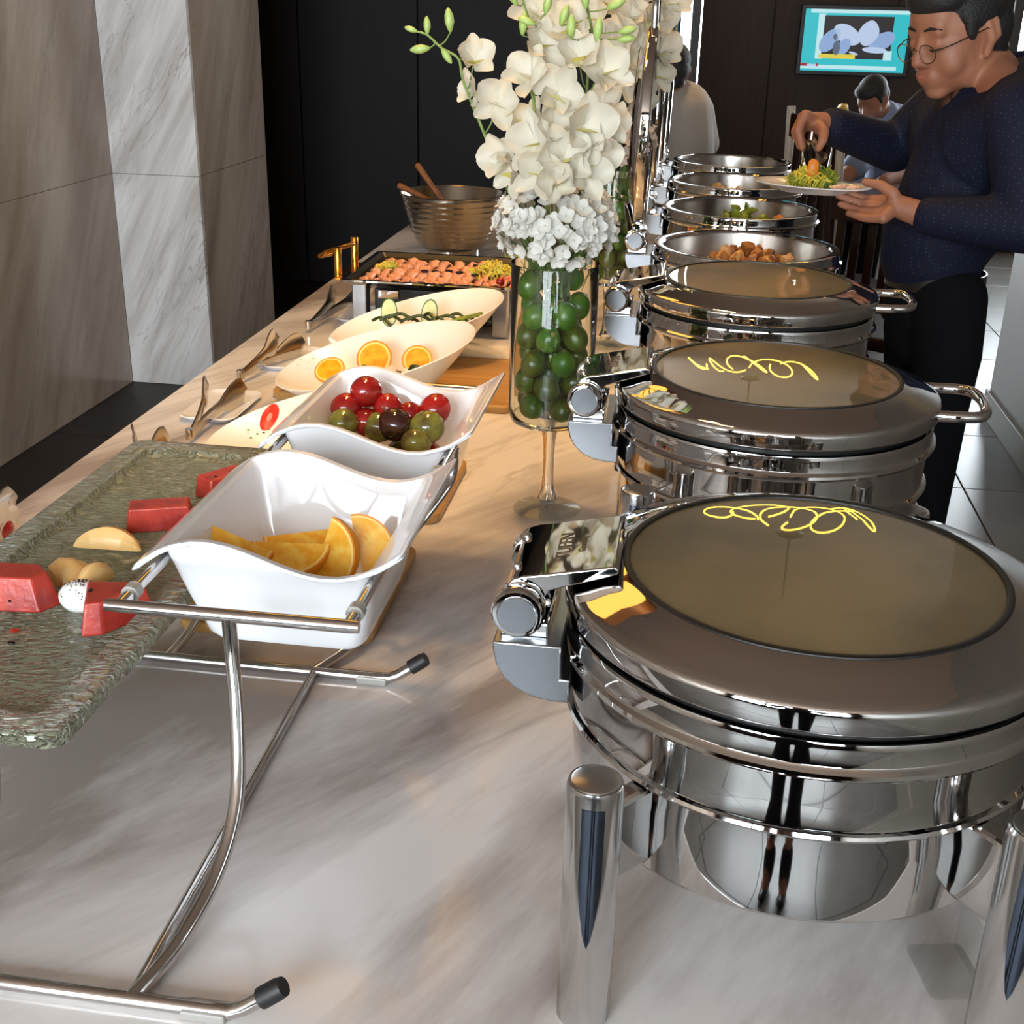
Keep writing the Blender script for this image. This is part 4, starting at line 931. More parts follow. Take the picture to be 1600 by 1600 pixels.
for k in range(170):
    a = r.random() * 6.28; q = r.random() ** .5 * .045; b = Vector((q * cos(a), q * sin(a), .345 + r.random() * .03)); c = r.random() * 6.28; l = r.uniform(.02, .07)
    mg.tube(spline([b, b + Vector((.012 * cos(c), .012 * sin(c), l * .5)), b + Vector((.026 * cos(c + .7), .026 * sin(c + .7), l))], 3), .0006, 4)
mo = mg.build('fern_grass', M_SPRIG); mo.location = V1; tag(mo, 'fine green grass tangled among the small white blossoms', 'grass', None, 'stuff')

# second arrangement
VY2 = V2.y
def A2(u, v, dy=0): return at(u, v, VY2 + dy)
G2 = 'orchid sprays in the farther vase'; b2 = V2 + Vector((0, 0, .33))
rnd = random.Random(9)
spray('cream orchid spray of the farther vase rising past the top edge', G2, [b2, A2(965, 200), A2(950, 120), A2(945, 40), A2(940, -30)],
      [(A2(930, 30, -.03), fdir(-.2, .3), 1.5), (A2(960, 55, -.04), fdir(.1, .1), 1.6), (A2(915, 80, -.02), fdir(-.3, .1), 1.5), (A2(950, 110, -.03), fdir(.2, .1), 1.5), (A2(940, 160, -.03), fdir(-.1, .2), 1.4), (A2(900, 20, 0), fdir(-.2, .3), 1.5)], [(A2(942, -10, -.04), (0, 0, 1), 1.3)])
spray('cream orchid spray of the farther vase leaning right to the window', G2, [b2 + Vector((.015, 0, 0)), A2(990, 180), A2(1005, 100), A2(1022, 40), A2(1050, -10)],
      [(A2(985, 30, -.03), fdir(.1, .3), 1.6), (A2(1020, 30, -.03), fdir(.4, .2), 1.5), (A2(1000, 75, -.04), fdir(.3, .1), 1.5), (A2(1030, 80, -.03), fdir(.6, .1), 1.4), (A2(1025, 115, -.03), fdir(.5, .0), 1.4), (A2(985, 125, -.04), fdir(.2, .1), 1.5), (A2(1045, 5, -.02), fdir(.5, .3), 1.4), (A2(1000, 160, -.04), fdir(.3, .2), 1.3)], [(A2(1010, 55, -.05), (.2, 0, 1), 1.2)])
spray('cream orchid spray of the farther vase between its two tall ones', G2, [b2 + Vector((-.01, .01, 0)), A2(975, 200, .02), A2(972, 110, .03), A2(970, 30, .03), A2(968, -30, .03)],
      [(A2(970, 10, .0), fdir(0, .4), 1.6), (A2(1000, 0, .0), fdir(.2, .4), 1.6), (A2(945, 5, .0), fdir(-.2, .4), 1.6), (A2(972, 85, 0), fdir(0, .2), 1.5), (A2(1010, -15, .0), fdir(.3, .3), 1.5)], [])

# ------------------------------------------------------------------ food in the open chafing dishes
M_FRY = pmat('fried_golden', srgb(168, 108, 52), .5, noise=(srgb(134, 78, 34), 70, .4, .65), bump=(120, .5, .002))
M_FRY2 = pmat('fried_pale', srgb(214, 172, 106), .5, noise=(srgb(184, 130, 66), 60, .4, .65), bump=(120, .5, .002))
M_VEG = pmat('green_vegetable', srgb(128, 140, 34), .4, noise=(srgb(92, 112, 26), 50, .4, .65))
M_CARR = pmat('orange_vegetable', srgb(212, 128, 44), .4)
M_PALE = pmat('pale_noodle', srgb(206, 168, 112), .45, noise=(srgb(176, 130, 76), 60, .4, .65))
rnd = random.Random(31)
def chunk_meshes(m, n, name, sc=(1, .75, .6)):
    out = []
    for k in range(n):
        r = random.Random(k + 5); out.append(G().ell((0, 0, 0), (.016 * sc[0], .016 * sc[1], .016 * sc[2]), 7, 5, jit=.5, rnd=r).mesh(name, m, 30))
    return out
def pile(meshes, name, label, cat, grp, c, n, rad, h, size=1.0, z0=.176):
    for k in range(n):
        a = rnd.random() * 6.28; q = rad * sqrt(rnd.random()); o = link(name, meshes[k % len(meshes)]); t = 1 - (q / rad) ** 2
        o.location = (c[0] + q * cos(a), c[1] + q * sin(a), TZ + .03 + z0 + .010 + h * t * rnd.random() ** .5); o.rotation_euler = (rnd.random() * 6, rnd.random() * 6, rnd.random() * 6); s = size * rnd.uniform(.8, 1.25); o.scale = (s, s, s); tag(o, label + ', ' + ('near' if sin(a) < 0 else 'far') + ' ' + ('left' if cos(a) < -.4 else 'right' if cos(a) > .4 else 'middle') + (' rim' if q > rad * .7 else ''), cat, grp)
DX = .119
pile(chunk_meshes(M_FRY, 4, 'fried_piece') + chunk_meshes(M_FRY2, 3, 'fried_piece'), 'fried_piece', 'golden fried piece in the nearest open dish', 'fried food', 'fried pieces', (DX + .01, DY[3], 0), 120, .125, .052)
pile(chunk_meshes(M_VEG, 4, 'green_vegetable', (1, .8, .35)), 'green_vegetable', 'green vegetable piece in the second open dish', 'vegetable', 'green vegetables', (DX + .005, DY[4] + .02, 0), 46, .075, .055, 1.15)
pile(chunk_meshes(M_CARR, 3, 'carrot_piece'), 'carrot_piece', 'orange vegetable piece beside the green ones', 'vegetable', 'orange vegetables', (DX + .10, DY[4] + .02, 0), 9, .03, .04, 1.1)
pile(chunk_meshes(M_PALE, 3, 'pale_piece'), 'pale_piece', 'pale food piece in the dish behind the plate', 'food', 'pale food pieces', (DX - .03, DY[5], 0), 40, .11, .04, 1.0)

# ------------------------------------------------------------------ people
def cap(g, a, ra, b, rb, n=20):
    a = Vector(a); b = Vector(b); d = (b - a); l = d.length; d = d / l if l > 1e-6 else Vector((0, 0, 1)); P = []; Rr = []
    for k in range(5): t = pi / 2 * (k / 5); P.append(a - d * ra * cos(t)); Rr.append(max(1e-4, ra * sin(t)))
    P.append(a); Rr.append(ra); P.append(b); Rr.append(rb)
    for k in range(1, 6): t = pi / 2 * (k / 5); P.append(b + d * rb * sin(t)); Rr.append(max(1e-4, rb * cos(t)))
    return g.tube(P, Rr, n)
def chain(g, pts):
    for (a, ra), (b, rb) in zip(pts, pts[1:]): cap(g, a, ra, b, rb)
    return g
def fuse(g, name, m, voxel, it, parent, fac=.5):
    me = bpy.data.meshes.new('tmp'); me.from_pydata(g.v, [], g.f); o = bpy.data.objects.new('tmp', me); COL.objects.link(o)
    r = o.modifiers.new('r', 'REMESH'); r.mode = 'VOXEL'; r.voxel_size = voxel; r.adaptivity = 0
    s = o.modifiers.new('s', 'SMOOTH'); s.factor = fac; s.iterations = it
    dg = bpy.context.evaluated_depsgraph_get(); out = bpy.data.meshes.new_from_object(o.evaluated_get(dg)); bpy.data.objects.remove(o); bpy.data.meshes.remove(me)
    out.name = name; out.materials.clear(); out.materials.append(m); out.polygons.foreach_set('use_smooth', [True] * len(out.polygons)); return link(name, out, parent)
M_SKIN = pmat('skin', srgb(160, 107, 80), .55, noise=(srgb(145, 92, 68), 14, .35, .7), Subsurface_Weight=.15, Subsurface_Radius=(.012, .005, .003), Subsurface_Scale=.4)
M_HAIR = pmat('black_hair', (.008, .007, .007, 1), .65, bump=(160, .8, .004))
M_LIPS = pmat('lip', srgb(170, 96, 84), .45)
M_TROUSER = pmat('black_trousers', (.005, .005, .006, 1), .9, Specular_IOR_Level=.1)
M_BELT = pmat('black_leather', (.010, .010, .010, 1), .3)
def dotted(name, c, d):
    m = bpy.data.materials.new(name); m.use_nodes = True; nt = m.node_tree; b = nt.nodes['Principled BSDF']; tc = nt.nodes.new('ShaderNodeTexCoord'); v = nt.nodes.new('ShaderNodeTexVoronoi'); v.inputs['Scale'].default_value = 120; v.inputs['Randomness'].default_value = .1
    r = ramp(nt, [(.16, d), (.24, c)]); nt.links.new(tc.outputs['Object'], v.inputs['Vector']); nt.links.new(v.outputs['Distance'], r.inputs['Fac']); nt.links.new(r.outputs['Color'], b.inputs['Base Color']); b.inputs['Roughness'].default_value = .75; b.inputs['Specular IOR Level'].default_value = .25; return m
M_SHIRT = dotted('navy_dotted_shirt', srgb(12, 16, 36), srgb(44, 50, 74))
M_SPEC = pmat('spectacle_metal', (.30, .26, .22, 1), .25, 1.0)
M_LENS = pane_mat('spectacle_lens', (.95, .95, .94, 1), 1.03)

def head(g, C, f, left, S):
    """skull, jaw, nose, brow, ears into g; returns the frame function P(side, fwd, up)"""
    f = f.normalized(); u = f.cross(left).normalized() * -1
    if u.z < 0: u = -u
    l = u.cross(f).normalized()
    if l.dot(left) < 0: l = -l
    rot = Matrix((l, f, u)).transposed()
    P = lambda s, w, h: C + (l * s + f * w + u * h) * S
    E = lambda s, w, h, a, b, c: g.ell(P(s, w, h), (a * S, b * S, c * S), 20, 14, rot)
    E(0, -.005, .030, .074, .093, .088); E(0, .022, -.032, .064, .066, .070); E(0, .030, -.005, .066, .060, .06)
    E(0, .058, -.086, .028, .024, .019); E(0, .070, -.056, .034, .022, .028)
    cap(g, P(0, .082, .020), .009 * S, P(0, .100, -.022), .0125 * S); cap(g, P(-.013, .090, -.027), .0085 * S, P(.013, .090, -.027), .0085 * S)
    cap(g, P(-.040, .072, .030), .0125 * S, P(.040, .072, .030), .0125 * S); E(0, .050, .052, .056, .040, .040)
    for s in (-1, 1):
        E(s * .033, .048, -.030, .034, .030, .036); E(s * .032, .072, .006, .017, .014, .011)
        E(s * .042, .004, -.055, .024, .050, .040)
        cap(g, P(s * .073, -.012, .022), .011 * S, P(s * .076, -.016, -.006), .012 * S); cap(g, P(s * .076, -.016, -.006), .010 * S, P(s * .070, -.006, -.034), .008 * S); cap(g, P(s * .080, -.026, .026), .006 * S, P(s * .082, -.028, -.004), .006 * S)
    cap(g, P(-.018, .087, -.049), .0062 * S, P(.018, .087, -.049), .0062 * S); cap(g, P(-.015, .086, -.059), .0072 * S, P(.015, .086, -.059), .0072 * S)
    return P, rot
def hair(P, rot, S, name, parent, m=M_HAIR):
    g = G(); E = lambda s, w, h, a, b, c: g.ell(P(s, w, h), (a * S, b * S, c * S), 24, 16, rot)
    E(0, -.020, .055, .082, .092, .080); E(0, -.050, .010, .075, .058, .075); E(0, .034, .084, .070, .060, .040); E(0, -.060, -.040, .055, .036, .04)
    for s in (-1, 1): E(s * .064, -.012, .048, .020, .052, .034); E(s * .070, .022, .030, .010, .014, .032)
    return fuse(g, name, m, .0045, 4, parent)

# the man filling his plate
man = thing('person', 'man in navy shirt and glasses serving himself salad onto a white plate', 'person', (.57, 2.90, 0))
O = man.location.copy()
def W(u, v, Y): return at(u, v, Y) - O
C = W(1497, 56, 2.88); Fd = Vector((-.82, -.46, -.29)); Lf = Vector((.49, -.87, 0)); HS = 1.08
g = G(); P, hrot = head(g, C, Fd, Lf, HS)
Lsh, Rsh = W(1590, 178, 2.72), W(1462, 178, 3.05); neck = W(1548, 118, 2.90); chest = W(1525, 250, 2.89); belly = W(1465, 370, 2.89); pel = W(1458, 455, 2.89)
Lel, Lwr = W(1606, 352, 2.62), W(1446, 337, 2.70); Rel, Rwr = W(1398, 232, 3.10), W(1296, 196, 2.93)
chain(g, [(P(0, -.015, -.05), .058), (neck, .060), (chest, .10), (belly, .10), (pel, .10)])
chain(g, [(neck, .055), (Lsh, .05), (Lel, .040), (Lwr, .029)]); chain(g, [(neck, .055), (Rsh, .05), (Rel, .040), (Rwr, .029)])
# left hand under the plate: palm, four fingers below, thumb on the rim
lp = W(1402, 322, 2.72); cap(g, Lwr, .028, lp, .024); 
kn = [W(1380, 312, 2.76), W(1376, 322, 2.74), W(1376, 332, 2.715), W(1380, 341, 2.69)]
for k in kn: cap(g, lp, .018, k, .0125)
md = [W(1352, 310, 2.79), W(1344, 317, 2.77), W(1344, 329, 2.745), W(1352, 341, 2.715)]
tp_ = [W(1322, 300, 2.80), W(1310, 306, 2.785), W(1313, 319, 2.765), W(1326, 333, 2.74)]
for a, b, c in zip(kn, md, tp_): chain(g, [(a, .0108), (b, .0092), (c, .0076)])
chain(g, [(lp, .019), (W(1396, 303, 2.715), .0135), (W(1376, 289, 2.73), .0110), (W(1352, 284.5, 2.745), .0088)])
# right hand gripping the serving tongs, knuckles up, fingers pointing down
rp = W(1273, 192, 2.91); cap(g, Rwr, .028, rp, .024)
kn = [W(1258, 180, 2.875), W(1254, 183, 2.895), W(1253, 188, 2.915), W(1256, 195, 2.935)]
md = [W(1247, 204, 2.86), W(1242, 206, 2.882), W(1243, 211, 2.905), W(1248, 215, 2.925)]
tp_ = [W(1254, 231, 2.862), W(1250, 229, 2.885), W(1254, 231, 2.908), W(1260, 230, 2.925)]
for k in kn: cap(g, rp, .02, k, .0125)
for a, b, c in zip(kn, md, tp_): chain(g, [(a, .0112), (b, .0098), (c, .0078)])
chain(g, [(rp, .019), (W(1287, 205, 2.865), .0130), (W(1286, 219, 2.85), .0105), (W(1279, 231, 2.85), .0085)])
# legs and feet inside the trousers
fx, fy = .60 - O.x, 2.80 - O.y; f2x, f2y = .55 - O.x, 3.02 - O.y
Lhip, Rhip = W(1488, 480, 2.81), W(1438, 480, 2.98); Lkn = W(1468, 640, 2.81); Rkn = W(1425, 640, 2.99); Lan = Vector((.60 - O.x, 2.83 - O.y, .09)); Ran = Vector((.53 - O.x, 3.02 - O.y, .09))
for hp, kn_, an in ((Lhip, Lkn, Lan), (Rhip, Rkn, Ran)): chain(g, [(pel, .07), (hp.lerp(pel, .35), .055), (kn_, .045), (an, .035)]); cap(g, an + Vector((0, 0, -.05)), .032, an + Vector((-.15, -.05, -.06)), .026)
cap(g, neck + Vector((0, 0, -.05)), .075, chest + Vector((.015, 0, .06)), .118)
body = fuse(g, 'body', M_SKIN, .0036, 4, man, .5)
bm = bmesh.new(); bm.from_mesh(body.data); hv = [v for v in bm.verts if (v.co - C).length < .175 and (v.co - P(.078 * 1, -.016, 0)).length > .045]
for _ in range(9): bmesh.ops.smooth_vert(bm, verts=hv, factor=.5, use_axis_x=True, use_axis_y=True, use_axis_z=True)
bm.to_mesh(body.data); bm.free()
hair(P, hrot, HS, 'hair', man)
for s in (-1, 1):
    G().tube([P(s * .014, .0865, .0345), P(s * .030, .0860, .039), P(s * .050, .0745, .034)], [.0024, .0036, .0015], 8).build('eyebrow', M_HAIR, man)
    G().tube([P(s * .017, .0840, .001), P(s * .031, .0865, -.003), P(s * .046, .0775, .000)], [.0012, .0024, .0012], 6).build('eyelash', M_HAIR, man)
G().tube([P(-.021, .0870, -.0540), P(-.008, .0910, -.0535), P(.008, .0910, -.0535), P(.021, .0870, -.0540)], [.0012, .0034, .0034, .0012], 8).build('lips', M_LIPS, man)
sp = bpy.data.objects.new('glasses', None); COL.objects.link(sp); sp.parent = man
for s in (-1, 1):
    ring = [P(s * .034 + .024 * cos(a), .1035 - abs(.034 + s * .024 * cos(a) - .034) * .15, -.004 + .0175 * sin(a)) for a in [2 * pi * k / 28 for k in range(28)]]
    G().tube(ring, .0012, 6, closed=True).build('lens_rim', M_SPEC, sp)
    G().add(ring, [tuple(range(28))]).build('lens', M_LENS, sp, smooth=0)
    G().tube([P(s * .058, .100, .002), P(s * .076, .07, .008), P(s * .082, -.005, .016), P(s * .083, -.03, -.004)], .0014, 6).build('temple_arm', M_SPEC, sp)
G().tube(spline([P(-.010, .1045, .002), P(0, .109, .006), P(.010, .1045, .002)], 4), .0012, 6).build('bridge', M_SPEC, sp)
# shirt
g = G(); fwd = Vector((-.85, -.52, 0))
tx = Matrix.Rotation(math.atan2(-.52, -.85), 3, 'Z')
chain(g, [(neck + Vector((.03, .02, -.035)), .066), (chest + Vector((.015, 0, .06)), .125), (chest, .135), (W(1490, 330, 2.89), .134), (belly, .124), (W(1458, 395, 2.89), .118)])
for a, ra in ((Lsh, .068), (Rsh, .066)): cap(g, a, ra, chest + (a - chest) * .45, .115); cap(g, a, ra, neck + (a - neck) * .35 + Vector((.02, 0, -.012)), .056)
chain(g, [(Lsh, .070), (Lsh.lerp(Lel, .5), .064), (Lel, .058), (Lel.lerp(Lwr, .55), .050), (Lwr.lerp(Lel, .06), .041)])
chain(g, [(Rsh, .068), (Rsh.lerp(Rel, .5), .064), (Rel, .056), (Rwr.lerp(Rel, .05), .042)])
cap(g, W(1592, 140, 2.84), .050, Lsh, .068); cap(g, W(1600, 128, 2.95), .055, W(1590, 170, 2.86), .08)
shirt = fuse(g, 'shirt', M_SHIRT, .006, 5, man)
# collar: stand and two leaves around the open neck
ctr = neck + Vector((.014, .004, .022)); g = G()
for s in (-1, 1):
    def leaf(u, v, s=s):
        a = math.atan2(-.52, -.85) + s * (1.65 + u * 1.52); rr_ = .072 + .016 * v; d = Vector((cos(a), sin(a), 0))
        drop = .030 * (1 - u) ** 1.6
        return ctr + d * rr_ * (1 + .25 * (1 - u)) + Vector((0, 0, .030 - .048 * v - drop * .9 - .010 * v * (1 - u)))
    g.sheet(leaf, 16, 5)
g.build('collar', M_SHIRT, man, smooth=80, solid=.003)
# open neck of the shirt shows a wedge of chest
vz = [P(0, -.01, -.10)]
ch = G(); vdir = Vector((-.80, -.60, 0)).normalized(); side = vdir.cross(Vector((0, 0, 1)))
top = neck + vdir * .066 + Vector((0, 0, -.010)); bot = W(1470, 182, 2.70)
tri = [W(1466, 188, 2.78), W(1455, 110, 2.78), W(1590, 62, 2.78)]
def inside(p):
    s = []
    for k in range(3):
        a_, b_ = tri[k], tri[(k + 1) % 3]; s.append((b_.x - a_.x) * (p.z - a_.z) - (b_.z - a_.z) * (p.x - a_.x))
    return all(q > 0 for q in s) or all(q < 0 for q in s)
bm = bmesh.new(); bm.from_mesh(shirt.data)
bmesh.ops.delete(bm, geom=[f_ for f_ in bm.faces if f_.calc_center_median().y < chest.y and inside(f_.calc_center_median())], context='FACES')
bv_ = [v for v in bm.verts if v.is_boundary]
for _ in range(4): bmesh.ops.smooth_vert(bm, verts=bv_, factor=.5, use_axis_x=True, use_axis_y=True, use_axis_z=True)
bm.to_mesh(shirt.data); bm.free()
# belt, trousers, shoes
def band(c, rx, ry, z0, z1, name, m, parent):
    n = 48; rot = Matrix.Rotation(math.atan2(-.52, -.85), 3, 'Z'); ring = lambda k, z: [rot @ Vector((rx * k * cos(2 * pi * i / n), ry * k * sin(2 * pi * i / n), 0)) + Vector((c.x, c.y, z)) for i in range(n)]
    return G().loops([ring(.97, z0), ring(1, z0), ring(1, z1), ring(.97, z1)]).build(name, m, parent)
wz = W(1458, 432, 2.89).z
band(pel, .110, .112, wz - .020, wz + .016, 'belt', M_BELT, man); band(pel, .106, .108, wz - .10, wz - .010, 'waistband', M_TROUSER, man)
g = G(); chain(g, [(Vector((pel.x, pel.y, wz - .075)), .100), (Vector((pel.x, pel.y, wz - .12)), .100)])
for hp, kn_, an in ((Lhip, Lkn, Lan), (Rhip, Rkn, Ran)): chain(g, [(hp.lerp(pel, .35), .092), (hp.lerp(kn_, .45), .078), (kn_, .064), (an + Vector((0, 0, .02)), .054)])
fuse(g, 'trousers', M_TROUSER, .008, 4, man)
for an in (Lan, Ran):
    g = G(); cap(g, an + Vector((.03, .01, -.052)), .038, an + Vector((-.16, -.05, -.056)), .034); fuse(g, 'shoe', M_BELT, .006, 3, man)

# plate, tongs and salad in his hands
PLC = at(1270, 290, 2.835)
pl = thing('dinner_plate', 'white dinner plate held by the man in navy', 'plate', PLC); pl.rotation_euler = (R(-2), R(1.5), 0)
G().lathe([(.06, -.012), (.075, -.013), (.080, -.010), (.112, -.001), (.1295, .004), (.130, .006), (.128, .0065), (.110, .002), (.080, -.005), (.06, -.0062), (.002, -.0062)], 64).build('plate_body', M_CERAMIC, pl, smooth=50)
def fr(label, du, r, h, m, n, dy=0): return frisee(label, (PLC.x + du, PLC.y + dy, PLC.z - .006), n, r, h, m, 'salad_heap')
fr('yellow shredded salad heaped on the held plate', -.012, .036, .055, M_FRISEE, 110)
fr('pale green salad at the left of the heap on the held plate', -.034, .022, .035, M_LIGHTG, 40, -.01)
fr('dark green salad at the right of the heap on the held plate', .024, .024, .05, M_VEG, 50, .01)
tag(G().ell((0, 0, 0), (.013, .009, .020), 12, 8, jit=.3, rnd=rnd).build('orange_pepper_piece', M_CARR), 'orange piece on top of the salad on the held plate', 'vegetable').location = PLC + Vector((-.006, -.018, .038))
for k in range(5): tag(G().ell((0, 0, 0), (.010, .008, .005), 8, 6, jit=.4, rnd=rnd).build('salad_morsel', M_PRAWN), 'pale morsel beside the salad on the held plate', 'food', 'morsels on the held plate').location = PLC + Vector((.045 + .012 * k, -.015 + .012 * (k % 3), .000))
hz = at(1268, 214, 2.885)
tongs('steel serving tongs gripped in the right hand of the man', hz, [at(1256, 256, 2.84), at(1282, 258, 2.85)])

# seated guests, chairs and table beyond the buffet
M_PALESH = pmat('pale_shirt', srgb(150, 142, 134), .8)
M_BLUESH = pmat('light_blue_shirt', srgb(120, 130, 160), .8)
def guest(label, hc, f, left, S, sh, torso, arms, hairm):
    o = thing('person', label, 'person', (torso[-1][0].x, torso[-1][0].y, 0)); B = o.location.copy(); g = G(); P, rot = head(g, hc - B, f, left, S)
    nk = torso[0][0] - B; chain(g, [(P(0, -.015, -.05), .052), (nk, .055)] + [(p - B, r - .02) for p, r in torso[1:]])
    for arm in arms: chain(g, [(p - B, r) for p, r in arm])
    hip = torso[-1][0] - B
    for s in (-1, 1):
        k = hip + f.normalized() * .38 + left * s * .09; k.z = hip.z; chain(g, [(hip + left * s * .09, .075), (k, .055), (Vector((k.x, k.y, .07)), .04)]); cap(g, Vector((k.x, k.y, .04)), .04, Vector((k.x, k.y, .035)) + Vector((f.x, f.y, 0)).normalized() * .14, .03)
    fuse(g, 'body', M_SKIN, .007, 3, o); hair(P, rot, S, 'hair', o, hairm)
    g = G(); chain(g, [(p - B, r) for p, r in torso])
    for arm in arms: chain(g, [(p - B, r + .018) for p, r in arm[:-1]])
    fuse(g, 'shirt', sh, .009, 5, o)
    g = G()
    for s in (-1, 1):
        k = hip + f.normalized() * .38 + left * s * .09; k.z = hip.z; chain(g, [(hip + left * s * .08, .10), (k, .075), (Vector((k.x, k.y, .12)), .06)])
    fuse(g, 'trousers', M_TROUSER, .01, 3, o); return o
t1 = at(1066, 200, 6.2)
guest('seated person in a pale shirt seen from behind, beside the bright window', at(1050, 112, 6.15), Vector((-.2, 1, -.1)), Vector((-1, -.2, 0)), 1.0, M_PALESH,
      [(at(1055, 150, 6.2), .085), (at(1066, 175, 6.2), .145), (at(1068, 220, 6.2), .150), (Vector((t1.x, 6.2, .52)), .15)], [[(at(1030, 170, 6.2), .055), (at(1020, 230, 6.3), .045), (at(1028, 240, 6.5), .035)], [(at(1092, 172, 6.2), .055), (at(1104, 225, 6.25), .045), (at(1095, 238, 6.5), .035)]], M_HAIR)
t2 = at(1385, 220, 6.7)
guest('seated person with dark hair bowing over the table, half hidden', at(1364, 156, 6.6), Vector((-.6, -.75, -.7)), Vector((.75, -.6, 0)).normalized(), .88, M_BLUESH,
      [(at(1383, 178, 6.68), .07), (at(1392, 205, 6.75), .14), (at(1400, 260, 6.85), .15), (Vector((t2.x + .08, 6.9, .52)), .15)], [[(at(1370, 215, 6.55), .05), (at(1335, 262, 6.3), .045), (at(1315, 285, 6.2), .035)], [(at(1425, 215, 6.85), .05), (at(1420, 265, 6.5), .045), (at(1380, 285, 6.3), .035)]], M_HAIR)
M_CREAM = pmat('cream_chair_paint', srgb(206, 196, 176), .35)
M_DARKCH = wood('dark_chair_wood', srgb(52, 28, 22), srgb(36, 20, 16), (.05, .05, .6), .35, 6)
def chair(label, loc, rz, post, slatm, hgt, slats=5):
    o = thing('dining_chair', label, 'chair', loc, rz, 'dining chairs beyond the buffet')
    G().box((0, 0, .445), (.42, .42, .05)).build('seat', slatm, o, smooth=0, bevel=.012)
    for sx in (-.185, .185):
        G().tube([(sx, -.185, 0), (sx, -.185, .42)], [.015, .019], 10).build('leg', post, o)
        G().tube([(sx, .20, 0), (sx, .19, .45), (sx, .215, .80), (sx, .235, hgt)], [.016, .02, .019, .016], 12).build('back_post', post, o)
    G().box((0, .232, hgt - .07), (.35, .022, .09)).build('top_rail', slatm, o, smooth=0, bevel=.006); G().box((0, .205, .58), (.35, .02, .05)).build('lower_rail', slatm, o, smooth=0, bevel=.005)
    for k in range(slats): G().box((-.14 + .28 * k / (slats - 1), .218, (hgt - .115 + .605) / 2), (.03, .014, hgt - .72)).build('back_slat', slatm, o, smooth=0, bevel=.003)
    return o
chair('dining chair with cream posts just left of the serving hand', (.654, 5.143, 0), R(117), M_CREAM, M_DARKCH, 1.16)
chair('dark slatted dining chair behind the man', (.74, 4.45, 0), R(150), M_DARKCH, M_DARKCH, .97, 6)
chair('dining chair under the seated person in the pale shirt', (t1.x, 6.25, 0), R(190), M_CREAM, M_DARKCH, .86)
chair('dining chair under the bowing seated guest', (t2.x + .08, 6.92, 0), R(-35), M_DARKCH, M_DARKCH, .9)
dt = thing('dining_table', 'dark dining table in front of the bowing guest', 'table', (.80, 6.15, 0)); G().box((0, 0, .725), (.75, .75, .035)).build('table_top', M_DARKCH, dt, smooth=0, bevel=.005)
for sx in (-.33, .33):
    for sy in (-.33, .33): G().box((sx, sy, .353), (.05, .05, .706)).build('leg', M_DARKCH, dt, smooth=0, bevel=.004)
bv = thing('bud_vase', 'small vase with a yellow flower on the far dining table', 'vase', (.66, 6.3, .7425)); G().lathe([(.03, 0), (.035, .03), (.02, .08), (.012, .15), (.016, .17)], 20).build('vase_body', M_CERAMIC, bv)
G().tube([(0, 0, .16), (.01, 0, .26), (.02, 0, .335)], .003, 6).build('stem', M_STEM, bv); G().ell((.02, 0, .345), (.028, .028, .022), 9, 6, jit=.4, rnd=rnd).build('flower_head', pmat('yellow_flower', srgb(226, 180, 60), .5), bv)
G().ell((-.02, 0, .25), (.05, .02, .012), 10, 6).build('white_leaf', M_PETAL, bv)

# the photographer, standing behind the camera and mirrored in the nearest dish
M_NAVY = pmat('dark_navy_cloth', srgb(20, 24, 36), .8)
ph = thing('person', 'dark-clothed person mirrored as a thin figure in the nearest chafing dish', 'person', (-.02, -.34, 0)); g = G(); Pp, prot = head(g, Vector((.0, -.02, 1.60)), Vector((0, 1, -.2)), Vector((-1, 0, 0)), 1.0)
torso = [(Vector((0, -.05, 1.44)), .065), (Vector((0, -.04, 1.28)), .12), (Vector((0, -.02, 1.10)), .115), (Vector((0, 0, .92)), .11)]
chain(g, [(Pp(0, -.015, -.05), .055)] + [(p, r - .02) for p, r in torso])
for s in (-1, 1): chain(g, [(Vector((s * .17, -.05, 1.36)), .045), (Vector((s * .23, .02, 1.12)), .038), (Vector((s * .08, .24, 1.36)), .028), (Vector((s * .06, .29, 1.42)), .028)]); chain(g, [(Vector((s * .09, 0, .88)), .07), (Vector((s * .085, .02, .48)), .05), (Vector((s * .085, -.02, .08)), .035), (Vector((s * .09, .10, .035)), .03)])
fuse(g, 'body', M_SKIN, .007, 3, ph); hair(Pp, prot, 1.0, 'hair', ph)
g = G(); chain(g, torso)
for s in (-1, 1): chain(g, [(Vector((s * .12, -.05, 1.36)), .075), (Vector((s * .17, -.05, 1.36)), .065), (Vector((s * .23, .02, 1.12)), .055), (Vector((s * .10, .21, 1.32)), .045)])
fuse(g, 'shirt', M_NAVY, .008, 4, ph); g = G()
for s in (-1, 1): chain(g, [(Vector((s * .08, 0, .94)), .10), (Vector((s * .09, 0, .80)), .09), (Vector((s * .085, .02, .48)), .068), (Vector((s * .085, -.02, .07)), .058)])
fuse(g, 'trousers', M_NAVY, .008, 4, ph)
for s in (-1, 1): g = G(); cap(g, Vector((s * .088, -.03, .042)), .040, Vector((s * .09, .13, .036)), .035); fuse(g, 'shoe', M_BELT, .006, 3, ph)

